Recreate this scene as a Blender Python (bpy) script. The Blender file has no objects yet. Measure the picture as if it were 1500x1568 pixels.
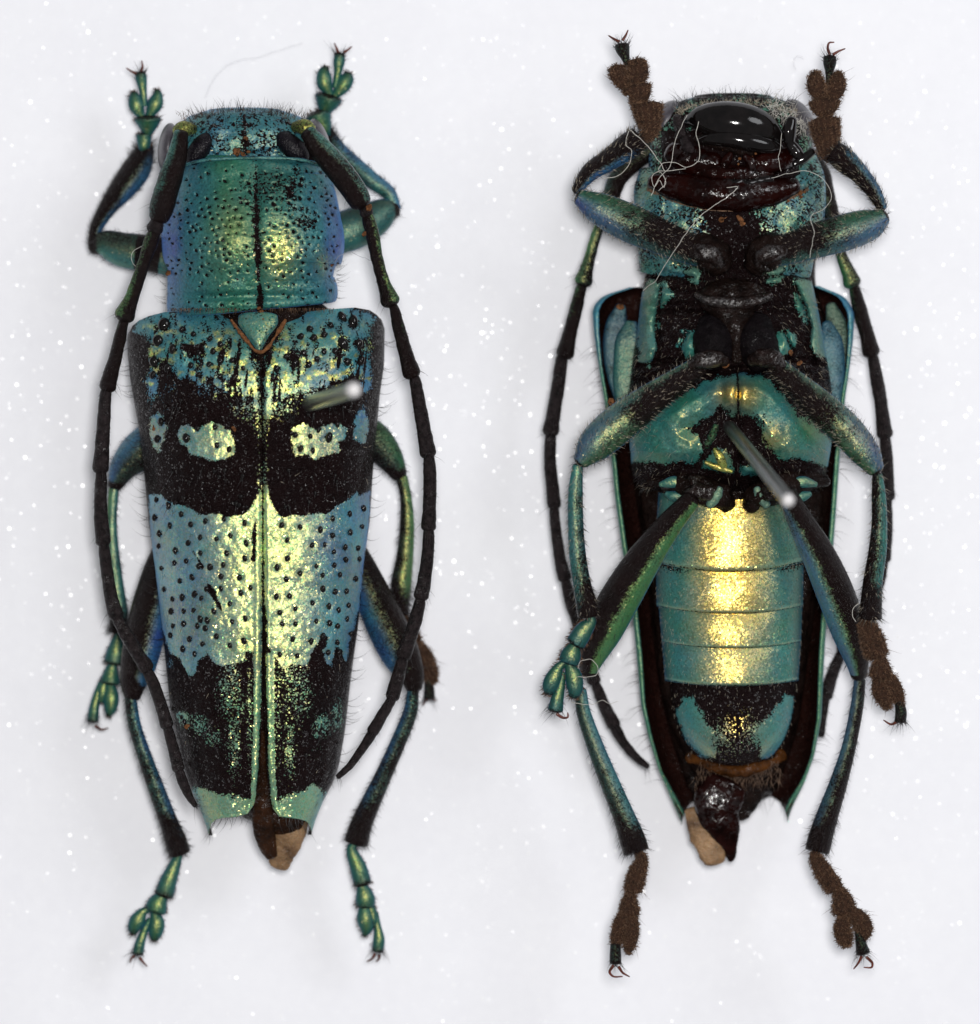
import bpy, math, random
import numpy as np

# ------------------------------------------------------------------ camera, world, lamps
U = 0.001            # one photograph pixel in the plane of the foam, in scene units
H = 9000.0           # camera height above the foam, same pixel unit
scene = bpy.context.scene
scene.render.resolution_x, scene.render.resolution_y = 980, 1024
cam_d = bpy.data.cameras.new('camera'); cam = bpy.data.objects.new('camera', cam_d)
scene.collection.objects.link(cam); scene.camera = cam
cam.location = (0, 0, H*U); cam.rotation_euler = (0, 0, 0)
cam_d.sensor_fit = 'HORIZONTAL'; cam_d.sensor_width = 36
cam_d.lens = 18/(750/H); cam_d.clip_start = 0.1; cam_d.clip_end = 100
cam_d.dof.use_dof = True
cam_d.dof.focus_distance = (H-215)*U
cam_d.dof.aperture_fstop = (cam_d.lens/1000)/(230*U)

w = bpy.data.worlds.new('World'); scene.world = w; w.use_nodes = True
bg = w.node_tree.nodes['Background']
bg.inputs[0].default_value = (0.95, 0.97, 1.0, 1); bg.inputs[1].default_value = 0.20

def lamp(name, loc, target, size, power, col, shape='DISK', size_y=None):
    d = bpy.data.lights.new(name, 'AREA'); d.shape = shape; d.size = size
    if size_y: d.size_y = size_y
    d.energy = power; d.color = col
    o = bpy.data.objects.new(name, d); scene.collection.objects.link(o)
    o.location = loc
    from mathutils import Vector
    v = Vector(target)-Vector(loc)
    o.rotation_euler = v.to_track_quat('-Z', 'Y').to_euler()
    return o
lamp('flash', (0.22, 0.28, 8.8), (0, 0, 0.1), 1.05, 560, (1.0, 0.985, 0.96))
lamp('softbox', (5.0, 3.4, 5.6), (0, 0, 0.1), 3.6, 165, (0.95, 0.97, 1.0))
scene.view_settings.view_transform = 'Standard'; scene.view_settings.look = 'None'
scene.view_settings.exposure = 0; scene.view_settings.gamma = 1
scene.render.engine = 'CYCLES'

rng = np.random.default_rng(7)
random.seed(7)
def srgb(r, g, b):
    f = lambda c: c/12.92 if c <= 0.04045 else ((c+0.055)/1.055)**2.4
    return (f(r/255), f(g/255), f(b/255))

# ------------------------------------------------------------------ basic helpers
def to_world(V):
    V = np.asarray(V, float); s = (H-V[:, 2])/H
    return np.stack([(V[:, 0]-750)*s*U, (784-V[:, 1])*s*U, V[:, 2]*U], 1)

def empty(name, base=None, parent=None):
    o = bpy.data.objects.new(name, None); scene.collection.objects.link(o)
    o.empty_display_size = 0.05
    if parent is not None: o.parent = parent
    if base is not None: o.location = to_world([base])[0]
    return o
def origin_of(o):
    p = np.zeros(3)
    while o is not None:
        p += np.array(o.location); o = o.parent
    return p
def tag(o, label=None, cat=None, group=None, kind=None):
    if label: o['label'] = label
    if cat: o['category'] = cat
    if group: o['group'] = group
    if kind: o['kind'] = kind
    return o

def mesh(name, V, F, mat, parent=None, attrs=None, smooth=True, kind=None, world=False):
    """V in pixel units; F list of faces or (n,4)/(n,3) int array"""
    W = np.asarray(V, float) if world else to_world(V)
    if parent is not None: W = W - origin_of(parent)
    me = bpy.data.meshes.new(name)
    if isinstance(F, np.ndarray):
        k = F.shape[1]
        me.vertices.add(len(W)); me.vertices.foreach_set('co', W.ravel().astype(np.float32))
        me.loops.add(F.size); me.loops.foreach_set('vertex_index', F.ravel().astype(np.int32))
        me.polygons.add(len(F)); me.polygons.foreach_set('loop_start', (np.arange(len(F))*k).astype(np.int32))
        me.update(calc_edges=True)
    else:
        me.from_pydata(W.tolist(), [], F)
    me.validate()
    if smooth: me.polygons.foreach_set('use_smooth', np.ones(len(me.polygons), bool))
    if attrs:
        for k, a in attrs.items():
            a = np.asarray(a, float)
            if a.ndim == 2:
                at = me.attributes.new(k, 'FLOAT_COLOR', 'POINT')
                at.data.foreach_set('color', np.c_[a, np.ones(len(a))].ravel().astype(np.float32))
            else:
                at = me.attributes.new(k, 'FLOAT', 'POINT'); at.data.foreach_set('value', a.astype(np.float32))
    me.materials.append(mat)
    o = bpy.data.objects.new(name, me); scene.collection.objects.link(o)
    if parent is not None: o.parent = parent
    if kind: o['kind'] = kind
    return o

def merge(parts):
    """parts: list of (V, F ndarray quads)"""
    Vs, Fs, n = [], [], 0
    for V, F in parts:
        Vs.append(V); Fs.append(F+n); n += len(V)
    return np.concatenate(Vs), np.concatenate(Fs)

def catmull(P, n):
    P = np.asarray(P, float); k = len(P)
    if k == 2: 
        t = np.linspace(0, 1, n)[:, None]; return P[0]*(1-t)+P[1]*t
    d = np.r_[0, np.cumsum(np.maximum(np.linalg.norm(np.diff(P[:, :3], axis=0), axis=1), 1e-6))]; d /= d[-1]
    out = []
    m = np.zeros_like(P)
    for i in range(k):
        a, b = max(i-1, 0), min(i+1, k-1)
        m[i] = (P[b]-P[a])/(d[b]-d[a])
    for t in np.linspace(0, 1, n):
        i = min(np.searchsorted(d, t, 'right')-1, k-2)
        h = d[i+1]-d[i]; s = (t-d[i])/h
        out.append((2*s**3-3*s**2+1)*P[i]+(s**3-2*s**2+s)*h*m[i]+(-2*s**3+3*s**2)*P[i+1]+(s**3-s**2)*h*m[i+1])
    out = np.array(out); out[:, 3:] = np.maximum(out[:, 3:], 0.15)
    return out

def loft(st, nseg=20, step=4.0, p=2.0, cap=(0.6, 0.6), flip=False):
    """st: list of (x,y,z,w,h[,hb]) ; returns V,F,info ; ring through side (x-y plane) and vertical"""
    st = [tuple(s)+((s[4],) if len(s) == 5 else ()) for s in st]
    P = np.asarray(st, float)
    L = np.linalg.norm(np.diff(P[:, :3], axis=0), axis=1).sum()
    n = max(6, int(L/step)+1)
    C = catmull(P, n)
    T = np.gradient(C[:, :3], axis=0); T /= np.linalg.norm(T, axis=1)[:, None]+1e-9
    # caps
    rows = []
    k = 4
    if cap[0] > 0:
        for j in range(k):
            a = (j+0.15)/k*math.pi/2
            rows.append((C[0, :3]-T[0]*C[0, 3]*cap[0]*math.cos(a), T[0], C[0, 3:]*math.sin(a)))
    for i in range(n): rows.append((C[i, :3], T[i], C[i, 3:]))
    if cap[1] > 0:
        for j in range(k-1, -1, -1):
            a = (j+0.15)/k*math.pi/2
            rows.append((C[-1, :3]+T[-1]*C[-1, 3]*cap[1]*math.cos(a), T[-1], C[-1, 3:]*math.sin(a)))
    th = np.linspace(0, 2*math.pi, nseg, endpoint=False)
    c, s = np.cos(th), np.sin(th)
    c2 = np.sign(c)*np.abs(c)**(2/p); s2 = np.sign(s)*np.abs(s)**(2/p)
    V = []; N = []
    up = np.array([0, 0, 1.0])
    for (q, t, r) in rows:
        S = np.cross(t, up); ln = np.linalg.norm(S)
        S = S/ln if ln > 1e-3 else np.array([1.0, 0, 0])
        Nn = np.cross(S, t)
        if Nn[2] < 0: Nn = -Nn
        hh = np.where(s2 >= 0, r[1], r[2])
        V.append(q+np.outer(c2*r[0], S)+np.outer(s2*hh, Nn))
        N.append(np.outer(c, S)+np.outer(s, Nn))
    m = len(rows)
    V = np.concatenate(V); N = np.concatenate(N)
    idx = np.arange(m*nseg).reshape(m, nseg)
    a = idx[:-1]; b = idx[1:]
    F = np.stack([a, np.roll(a, -1, 1), np.roll(b, -1, 1), b], -1).reshape(-1, 4)
    # end fans as collapsed centre vertices
    e = []
    V = np.vstack([V, V[idx[0]].mean(0), V[idx[-1]].mean(0)])
    c0, c1 = len(V)-2, len(V)-1
    N = np.vstack([N, -rows[0][1], rows[-1][1]])
    r0, r1 = idx[0], idx[-1]
    F2 = []
    for j in range(0, nseg, 2):
        F2.append([c0, r0[(j+2) % nseg], r0[(j+1) % nseg], r0[j]]); F2.append([c1, r1[j], r1[(j+1) % nseg], r1[(j+2) % nseg]])
    F = np.vstack([F, np.array(F2)])
    t = np.r_[np.repeat(np.linspace(0, 1, m), nseg), 0, 1]
    ang = np.r_[np.tile(th, m), 0, 0]
    tang = np.vstack([np.repeat(np.array([r[1] for r in rows]), nseg, 0), rows[0][1], rows[-1][1]])
    # orientation test in world space (y axis flips)
    F = F[:, ::-1] if True else F
    return V, F, dict(t=t, ang=ang, N=N, T=tang)

def ellipsoid(c, r, nu=16, nv=10, rot=0.0):
    u = np.linspace(0, 2*math.pi, nu, endpoint=False); v = np.linspace(0.12, math.pi-0.12, nv)
    uu, vv = np.meshgrid(u, v)
    x = np.cos(uu)*np.sin(vv)*r[0]; y = np.sin(uu)*np.sin(vv)*r[1]; z = np.cos(vv)*r[2]
    cr, sr = math.cos(rot), math.sin(rot)
    V = np.stack([c[0]+x*cr-y*sr, c[1]+x*sr+y*cr, c[2]+z], -1).reshape(-1, 3)
    idx = np.arange(nu*nv).reshape(nv, nu); a = idx[:-1]; b = idx[1:]
    F = np.stack([a, np.roll(a, -1, 1), np.roll(b, -1, 1), b], -1).reshape(-1, 4)
    V = np.vstack([V, [c[0], c[1], c[2]+r[2]], [c[0], c[1], c[2]-r[2]]])
    F2 = []
    for j in range(0, nu, 2):
        F2.append([len(V)-2, idx[0, (j+2) % nu], idx[0, (j+1) % nu], idx[0, j]])
        F2.append([len(V)-1, idx[-1, j], idx[-1, (j+1) % nu], idx[-1, (j+2) % nu]])
    return V, np.vstack([F, np.array(F2)])

# lattice noise
_lat = rng.random((256, 256))
def vnoise(x, y, s, o=0):
    x = np.asarray(x)/s+13.7*o; y = np.asarray(y)/s+7.3*o
    xi = np.floor(x).astype(int); yi = np.floor(y).astype(int); fx = x-xi; fy = y-yi
    fx = fx*fx*(3-2*fx); fy = fy*fy*(3-2*fy)
    g = lambda i, j: _lat[i % 256, j % 256]
    return (g(xi, yi)*(1-fx)*(1-fy)+g(xi+1, yi)*fx*(1-fy)+g(xi, yi+1)*(1-fx)*fy+g(xi+1, yi+1)*fx*fy)
def fbm(x, y, s, o=0): return (vnoise(x, y, s, o)+0.5*vnoise(x, y, s/2.1, o+1)+0.25*vnoise(x, y, s/4.3, o+2))/1.75

def sdf(poly, X, Y):
    """positive inside"""
    P = np.asarray(poly, float); d = np.full(X.shape, 1e9); ins = np.zeros(X.shape, bool)
    for i in range(len(P)):
        x0, y0 = P[i]; x1, y1 = P[(i+1) % len(P)]
        ex, ey = x1-x0, y1-y0; l = ex*ex+ey*ey+1e-9
        t = np.clip(((X-x0)*ex+(Y-y0)*ey)/l, 0, 1)
        d = np.minimum(d, (X-x0-t*ex)**2+(Y-y0-t*ey)**2)
        c = ((y0 > Y) != (y1 > Y))
        with np.errstate(divide='ignore', invalid='ignore'):
            c &= X < (x1-x0)*(Y-y0)/(y1-y0+1e-12)+x0
        ins ^= c
    d = np.sqrt(d); return np.where(ins, d, -d)
def Z(ox, oy, pts, k=2.5): return [(ox+a/k, oy+b/k) for a, b in pts]
def interp(tab, y):
    t = np.asarray(tab, float); return [np.interp(y, t[:, 0], t[:, j]) for j in range(1, t.shape[1])]
def smooth_interp(tab, y):
    t = np.asarray(tab, float); out = []
    for j in range(1, t.shape[1]):
        v = np.interp(y, t[:, 0], t[:, j])
        # light smoothing: average over +-6 px
        v = sum(np.interp(y+o, t[:, 0], t[:, j]) for o in (-7, -3.5, 0, 3.5, 7))/5
        out.append(v)
    return out

# ------------------------------------------------------------------ materials
class NT:
    def __init__(s, name):
        s.m = bpy.data.materials.new(name); s.m.use_nodes = True; s.t = s.m.node_tree
        s.n = s.t.nodes; s.n.clear(); s.out = s.n.new('ShaderNodeOutputMaterial')
    def new(s, typ, **kw):
        n = s.n.new(typ)
        for k, v in kw.items(): setattr(n, k, v)
        return n
    def link(s, a, b): s.t.links.new(a, b)
    def set(s, sock, v):
        if hasattr(v, 'links') or isinstance(v, bpy.types.NodeSocket): s.link(v, sock)
        else:
            if isinstance(v, tuple) and len(v) == 3 and sock.type == 'RGBA': v = v+(1,)
            sock.default_value = v
    def math(s, op, a, b=0.0, c=0.0, clamp=False):
        n = s.new('ShaderNodeMath', operation=op, use_clamp=clamp)
        for i, v in enumerate((a, b, c)): s.set(n.inputs[i], v)
        return n.outputs[0]
    def vmath(s, op, a, b=None, scale=None):
        n = s.new('ShaderNodeVectorMath', operation=op); s.set(n.inputs[0], a)
        if b is not None: s.set(n.inputs[1], b)
        if scale is not None: s.set(n.inputs['Scale'], scale)
        return n.outputs[0]
    def mix(s, f, a, b, blend='MIX'):
        n = s.new('ShaderNodeMix', data_type='RGBA', blend_type=blend)
        s.set(n.inputs[0], f); s.set(n.inputs[6], a); s.set(n.inputs[7], b); return n.outputs[2]
    def coords(s):
        tc = s.new('ShaderNodeTexCoord'); return s.vmath('SCALE', tc.outputs['Object'], scale=1.0/U)
    def noise(s, vec, scale, detail=3, rough=0.55):
        n = s.new('ShaderNodeTexNoise'); s.link(vec, n.inputs['Vector']); n.inputs['Scale'].default_value = scale
        n.inputs['Detail'].default_value = detail; n.inputs['Roughness'].default_value = rough; return n
    def voro(s, vec, scale, feature='F1'):
        n = s.new('ShaderNodeTexVoronoi', feature=feature); s.link(vec, n.inputs['Vector']); n.inputs['Scale'].default_value = scale; return n
    def ramp(s, f, stops):
        n = s.new('ShaderNodeValToRGB'); s.set(n.inputs[0], f); e = n.color_ramp.elements
        while len(e) < len(stops): e.new(0.5)
        for el, (p, c) in zip(e, stops): el.position = p; el.color = tuple(c)+(1,)
        return n.outputs[0]
    def bump(s, h, strength, dist, normal=None):
        n = s.new('ShaderNodeBump'); s.set(n.inputs['Height'], h); n.inputs['Strength'].default_value = strength
        n.inputs['Distance'].default_value = dist*U
        if normal is not None: s.link(normal, n.inputs['Normal'])
        return n.outputs[0]
    def principled(s, **kw):
        n = s.new('ShaderNodeBsdfPrincipled')
        for k, v in kw.items(): s.set(n.inputs[k], v)
        return n
    def mixs(s, f, a, b):
        n = s.new('ShaderNodeMixShader'); s.set(n.inputs[0], f); s.link(a, n.inputs[1]); s.link(b, n.inputs[2]); return n.outputs[0]
    def finish(s, sh): s.link(sh, s.out.inputs[0]); return s.m

def mat_scales(name, bstr=0.5, bj=0.85, bl=None, vw=0.72, soft=7.0, spark=0.28, var=(0.5, 1.3), cell=0.52, gold=0.42, goldr=0.42, green=0.04, jitter=0.24, bare=(0.0045, 0.0032, 0.0035), bare_r=0.34, sheen=0.35,
               gcol=((0.25, 0.85, 0.22), (0.98, 0.84, 0.15), (1.0, 0.88, 0.26))):
    """cuticle with metallic scales (where attribute cov says so) over bare dark chitin"""
    k = NT(name); co = k.coords()
    at = k.new('ShaderNodeAttribute', attribute_name='cov'); tint = k.new('ShaderNodeAttribute', attribute_name='tint')
    ag = k.new('ShaderNodeAttribute', attribute_name='gold')
    wob = k.noise(co, 0.09, 2); co2 = k.vmath('ADD', co, k.vmath('SCALE', wob.outputs['Color'], scale=3.0))
    v = k.voro(co2, cell); sep = k.new('ShaderNodeSeparateColor'); k.link(v.outputs['Color'], sep.inputs[0])
    n1 = k.noise(co, 0.35, 3, 0.7)
    r = k.math('ADD', k.math('MULTIPLY', sep.outputs[0], vw), k.math('MULTIPLY', n1.outputs['Fac'], 1-vw))
    mask = k.math('MULTIPLY_ADD', k.math('SUBTRACT', at.outputs['Fac'], r), soft, 0.5, clamp=True)
    # normals
    geo = k.new('ShaderNodeNewGeometry')
    jit = k.vmath('SCALE', k.vmath('SUBTRACT', v.outputs['Color'], (0.5, 0.5, 0.5)), scale=jitter)
    b1 = k.bump(k.noise(co, 0.13, 3, 0.6).outputs['Fac'], bstr, 2.4)
    nrm = k.vmath('NORMALIZE', k.vmath('ADD', b1, jit))
    # coat colour
    big = k.noise(co, 0.02, 3)
    val = k.math('MULTIPLY_ADD', sep.outputs[1], 0.9, 0.5)
    c0 = k.mix(1.0, tint.outputs['Color'], k.ramp(val, [(0.3, (var[0],)*3), (1.0, (var[1],)*3)]), 'MULTIPLY')
    gn = k.math('SUBTRACT', big.outputs['Fac'], 0.5)
    hue = k.new('ShaderNodeHueSaturation'); k.set(hue.inputs['Hue'], k.math('MULTIPLY_ADD', gn, 0.13, 0.5)); k.link(c0, hue.inputs['Color'])
    base = k.principled(**{'Base Color': hue.outputs[0], 'Roughness': 0.5, 'Metallic': 0.25, 'Normal': nrm,
                          'Sheen Weight': sheen, 'Sheen Roughness': 0.35, 'Sheen Tint': (0.10, 0.30, 0.9, 1)})
    hn = k.math('ADD', k.math('MULTIPLY', sep.outputs[2], 0.75), k.math('MULTIPLY', big.outputs['Fac'], 0.25))
    gc = k.ramp(hn, [(0.05, gcol[0]), (0.42, gcol[1]), (0.85, gcol[2])])
    g1 = k.new('ShaderNodeBsdfAnisotropic'); k.set(g1.inputs['Color'], gc); g1.inputs['Roughness'].default_value = goldr; k.link(nrm, g1.inputs['Normal'])
    g2 = k.new('ShaderNodeBsdfAnisotropic'); k.set(g2.inputs['Color'], (0.08, 0.62, 0.40, 1)); g2.inputs['Roughness'].default_value = 0.68; k.link(nrm, g2.inputs['Normal'])
    s1 = k.mixs(green, base.outputs[0], g2.outputs[0])
    s2 = k.mixs(k.math('MULTIPLY', ag.outputs['Fac'], gold), s1, g1.outputs[0])
    # single scales that lie askew and flash on their own
    v3 = k.voro(co2, cell*0.85); sp3 = k.new('ShaderNodeSeparateColor'); k.link(v3.outputs['Color'], sp3.inputs[0])
    n3 = k.vmath('NORMALIZE', k.vmath('ADD', b1, k.vmath('SCALE', k.vmath('SUBTRACT', v3.outputs['Color'], (0.5, 0.5, 0.5)), scale=0.75)))
    g3 = k.new('ShaderNodeBsdfAnisotropic'); k.set(g3.inputs['Color'], k.ramp(sp3.outputs[2], [(0.2, (0.45, 0.95, 0.35)), (0.6, (1.0, 0.88, 0.30)), (0.95, (1.0, 0.70, 0.35))]))
    g3.inputs['Roughness'].default_value = 0.22; k.link(n3, g3.inputs['Normal'])
    s2 = k.mixs(k.math('MULTIPLY', k.math('GREATER_THAN', sp3.outputs[1], 0.72), k.math('MULTIPLY', ag.outputs['Fac'], spark)), s2, g3.outputs[0])
    # bare chitin
    bn0 = k.bump(k.noise(co, 0.16, 5, 0.7).outputs['Fac'], 0.9, 5.0)
    vb = k.voro(co, cell*0.9)
    bn = k.vmath('NORMALIZE', k.vmath('ADD', bn0, k.vmath('SCALE', k.vmath('SUBTRACT', vb.outputs['Color'], (0.5, 0.5, 0.5)), scale=bj)))
    sb = k.new('ShaderNodeSeparateColor'); k.link(vb.outputs['Color'], sb.inputs[0])
    lvl = k.math('MULTIPLY_ADD', k.math('GREATER_THAN', k.math('FRACT', k.math('MULTIPLY', sb.outputs[1], 7.31)), k.math('MULTIPLY_ADD', wob.outputs['Fac'], -0.5, 1.17)), 0.95, 0.04)
    bc = k.mix(k.noise(co, 0.03, 4).outputs['Fac'], bare, (bare[0]*2.6, bare[1]*1.6, bare[2]*1.5))
    rr = k.math('MULTIPLY_ADD', vb.outputs['Distance'], 0.25, bare_r-0.14)
    bs = k.principled(**{'Base Color': bc, 'Roughness': 0.2 if bl is None else bare_r, 'Normal': bn, 'Specular IOR Level': lvl if bl is None else bl})
    return k.finish(k.mixs(mask, bs.outputs[0], s2))

def mat_plain(name, col, rough=0.4, var=0.35, nscale=0.08, bump=0.4, bdist=3, bscale=0.25, spec=0.5, col2=None, metallic=0.0, sss=0.0, coat=0.0, glint=None):
    k = NT(name); co = k.coords(); n = k.noise(co, nscale, 4, 0.6)
    c2 = col2 if col2 else tuple(c*(1+var*2) for c in col)
    c1 = tuple(c*(1-var) for c in col)
    c = k.ramp(n.outputs['Fac'], [(0.3, c1), (0.7, c2)])
    b = k.bump(k.noise(co, bscale, 4, 0.7).outputs['Fac'], bump, bdist)
    p = k.principled(**{'Base Color': c, 'Roughness': rough, 'Metallic': metallic, 'Normal': b, 'Specular IOR Level': spec, 'Coat Weight': coat})
    if glint:
        gsc, thr, lo, hi = glint
        gnz = k.noise(co, gsc, 3, 0.75); big_ = k.noise(co, gsc*0.16, 2, 0.5)
        f_ = k.math('ADD', k.math('MULTIPLY', gnz.outputs['Fac'], 0.6), k.math('MULTIPLY', big_.outputs['Fac'], 0.4))
        k.set(p.inputs['Specular IOR Level'], k.math('MULTIPLY_ADD', k.math('MULTIPLY_ADD', k.math('SUBTRACT', f_, thr), 14.0, 0.0, clamp=True), hi, lo))
    if sss:
        p.inputs['Subsurface Weight'].default_value = sss; p.inputs['Subsurface Radius'].default_value = (1, .5, .3); p.inputs['Subsurface Scale'].default_value = 6*U
    return k.finish(p.outputs[0])

M = {}
M['elytra'] = mat_scales('elytra_scales')
M['prono'] = mat_scales('pronotum_scales', cell=0.42, gold=0.17, goldr=0.36, green=0.05, jitter=0.26, sheen=0.28, spark=0.16, soft=6, var=(0.45, 1.3))
M['limb'] = mat_scales('limb_scales', cell=0.5, gold=0.10, goldr=0.40, green=0.03, jitter=0.16, sheen=0.25, bare=(0.004, 0.0026, 0.0026), bare_r=0.15, bj=0.22, bl=0.13, vw=0.3, soft=2.2, spark=0.03, var=(0.75, 1.15))
M['belly'] = mat_scales('belly_scales', cell=0.5, gold=0.50, goldr=0.33, green=0.04, jitter=0.22, spark=0.16, bstr=0.16, sheen=0.15, gcol=((0.60, 0.70, 0.10), (1.0, 0.58, 0.08), (1.0, 0.72, 0.22)))
M['antenna'] = mat_plain('antenna_chitin', (0.011, 0.008, 0.0085), 0.22, 0.6, 0.12, 1.0, 4, 0.22, 0.35, glint=(0.35, 0.57, 0.10, 0.7))
M['gloss'] = mat_plain('black_gloss_chitin', (0.004, 0.003, 0.003), 0.09, 0.5, 0.05, 0.10, 3, 0.05, 0.42)
M['maroon'] = mat_plain('dark_maroon_chitin', (0.007, 0.0018, 0.0015), 0.13, 0.6, 0.05, 0.6, 5, 0.05, 0.45, glint=(0.13, 0.51, 0.06, 0.8))
M['dark'] = mat_plain('dark_brown_chitin', (0.0065, 0.0036, 0.003), 0.14, 0.6, 0.05, 1.0, 6, 0.085, 0.5, glint=(0.16, 0.555, 0.05, 0.95))
M['velvet'] = mat_plain('velvet_black_chitin', (0.004, 0.003, 0.0035), 0.2, 0.4, 0.1, 0.9, 4, 0.12, 0.3, glint=(0.3, 0.60, 0.03, 0.6))
M['shiny_rough'] = mat_plain('rough_shiny_chitin', (0.008, 0.0045, 0.004), 0.20, 0.6, 0.1, 0.8, 6, 0.07, 0.6, glint=(0.2, 0.47, 0.1, 0.9))
M['mouth'] = mat_plain('wet_dark_red_chitin', (0.005, 0.0014, 0.0012), 0.10, 0.5, 0.03, 0.5, 5, 0.045, 0.4, glint=(0.10, 0.50, 0.12, 0.6), col2=(0.013, 0.0018, 0.0012))
M['amber'] = mat_plain('amber_membrane', (0.020, 0.008, 0.003), 0.2, 0.6, 0.035, 1.0, 6, 0.08, 0.5, col2=(0.12, 0.042, 0.010), glint=(0.2, 0.54, 0.06, 0.9))
M['red'] = mat_plain('red_brown_chitin', (0.10, 0.009, 0.004), 0.3, 0.4, 0.1, 0.4, 3, 0.2, 0.2)
M['brown'] = mat_plain('brown_membrane', (0.010, 0.005, 0.003), 0.18, 0.5, 0.04, 1.0, 6, 0.08, 0.4, col2=(0.040, 0.015, 0.006), glint=(0.14, 0.56, 0.06, 0.8))
M['tan'] = mat_plain('tan_membrane', (0.15, 0.075, 0.032), 0.4, 0.5, 0.03, 1.0, 9, 0.045, 0.3, col2=(0.36, 0.22, 0.115), sss=0.35)
M['dirt'] = mat_plain('orange_brown_dirt', (0.15, 0.062, 0.024), 0.8, 0.5, 0.2, 1.0, 4, 0.4, 0.2)
M['pad'] = mat_plain('brown_pad', (0.030, 0.014, 0.008), 0.8, 0.5, 0.2, 1.0, 3, 0.4, 0.2)
M['pad_hair'] = mat_plain('brown_pad_hair', (0.045, 0.024, 0.013), 0.55, 0.6, 0.16, 0.0, 1, 0.3, 0.4, col2=(0.20, 0.11, 0.062))
M['claw'] = mat_plain('claw_chitin', (0.085, 0.018, 0.010), 0.22, 0.4, 0.1, 0.2, 2, 0.3, 0.5)
M['hair'] = mat_plain('black_seta', (0.010, 0.009, 0.011), 0.35, 0.3, 0.2, 0, 1, 0.3, 0.5)
M['hair_pale'] = mat_plain('pale_seta', (0.30, 0.26, 0.20), 0.4, 0.3, 0.2, 0, 1, 0.3, 0.5)
M['lint'] = mat_plain('lint', (0.50, 0.48, 0.44), 0.6, 0.2, 0.2, 0, 1, 0.3, 0.3)
M['lint_dark'] = mat_plain('dark_hair', (0.26, 0.26, 0.30), 0.4, 0.2, 0.2, 0, 1, 0.3, 0.5)
M['eye'] = mat_plain('compound_eye', (0.004, 0.003, 0.005), 0.16, 0.5, 0.3, 0.8, 1.2, 0.6, 0.2)
M['eye_grey'] = mat_plain('eye_side', (0.055, 0.050, 0.060), 0.3, 0.3, 0.1, 0.3, 2, 0.3, 0.5)
M['steel'] = mat_plain('pin_steel', (0.42, 0.42, 0.43), 0.30, 0.15, 0.1, 0.2, 2, 0.3, 0.5, metallic=1.0)
M['steel_end'] = mat_plain('pin_cut_end', (0.72, 0.70, 0.70), 0.55, 0.08, 0.1, 0.3, 2, 0.3, 0.5, metallic=0.4)

# foam
k = NT('white_foam'); co = k.coords()
n = k.noise(co, 0.006, 3, 0.5); n2 = k.noise(co, 0.05, 3, 0.6)
c = k.ramp(n.outputs['Fac'], [(0.3, (0.82, 0.822, 0.87)), (0.7, (0.85, 0.853, 0.895))])
c = k.mix(0.25, c, k.ramp(n2.outputs['Fac'], [(0.35, (0.80, 0.802, 0.85)), (0.65, (0.87, 0.873, 0.915))]))
b = k.bump(k.voro(co, 0.045, 'SMOOTH_F1').outputs['Distance'], 0.03, 5.0)
p = k.principled(**{'Base Color': c, 'Roughness': 0.6, 'Normal': b, 'Specular IOR Level': 0.3})
M['foam'] = k.finish(p.outputs[0])
k = NT('foam_grain'); p = k.principled(**{'Base Color': (0.93, 0.93, 0.95), 'Roughness': 0.27, 'Specular IOR Level': 1.0})
M['grain'] = k.finish(p.outputs[0])

# ------------------------------------------------------------------ setting
g = np.linspace(-2600, 2600, 261)
gx, gy = np.meshgrid(g, g)
gz = (fbm(gx, gy, 220, 3)-0.5)*7-5
V = np.stack([gx*U, gy*U, gz*U], -1).reshape(-1, 3)
idx = np.arange(261*261).reshape(261, 261)
F = np.stack([idx[:-1, :-1], idx[:-1, 1:], idx[1:, 1:], idx[1:, :-1]], -1).reshape(-1, 4)
ground = mesh('foam_surface', V, F, M['foam'], world=True, kind='structure')
# pale grains of the foam
Vs, Fs = [], []
for i in range(5200):
    x, y = rng.uniform(-900, 900), rng.uniform(-950, 950)
    r = rng.choice([1.0, 1.5, 2.3], p=[.68, .24, .08])
    n_ = np.array([-x/9000+rng.normal(0, 0.06), y/9000+rng.normal(0, 0.06), 1.0]); n_ /= np.linalg.norm(n_)
    a_ = np.cross(n_, [0, 1, 0]); a_ /= np.linalg.norm(a_); b_ = np.cross(n_, a_)
    c = np.array([x+750, y+784, float((fbm(np.array([x]), np.array([-y]), 220, 3)[0]-0.5)*7-5)+0.6]); a0 = rng.uniform(0, 3)
    top_ = [c+(a_*math.cos(q+a0)+b_*math.sin(q+a0))*r*np.array([1, 1, 1]) for q in np.linspace(0, 2*math.pi, 7)[:-1]]
    bot_ = [p_*np.array([1, 1, 0])+np.array([0, 0, -8]) for p_ in top_]
    o_ = len(Vs); Vs += top_+bot_
    Fs.append([o_+j for j in range(6)])
    for j in range(6): Fs.append([o_+j, o_+6+j, o_+6+(j+1) % 6, o_+(j+1) % 6])
gr = mesh('foam_grains', np.array(Vs), Fs, M['grain'], kind='stuff', smooth=False)
tag(gr, 'tiny glittering white grains scattered over the white foam', 'grains')

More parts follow.
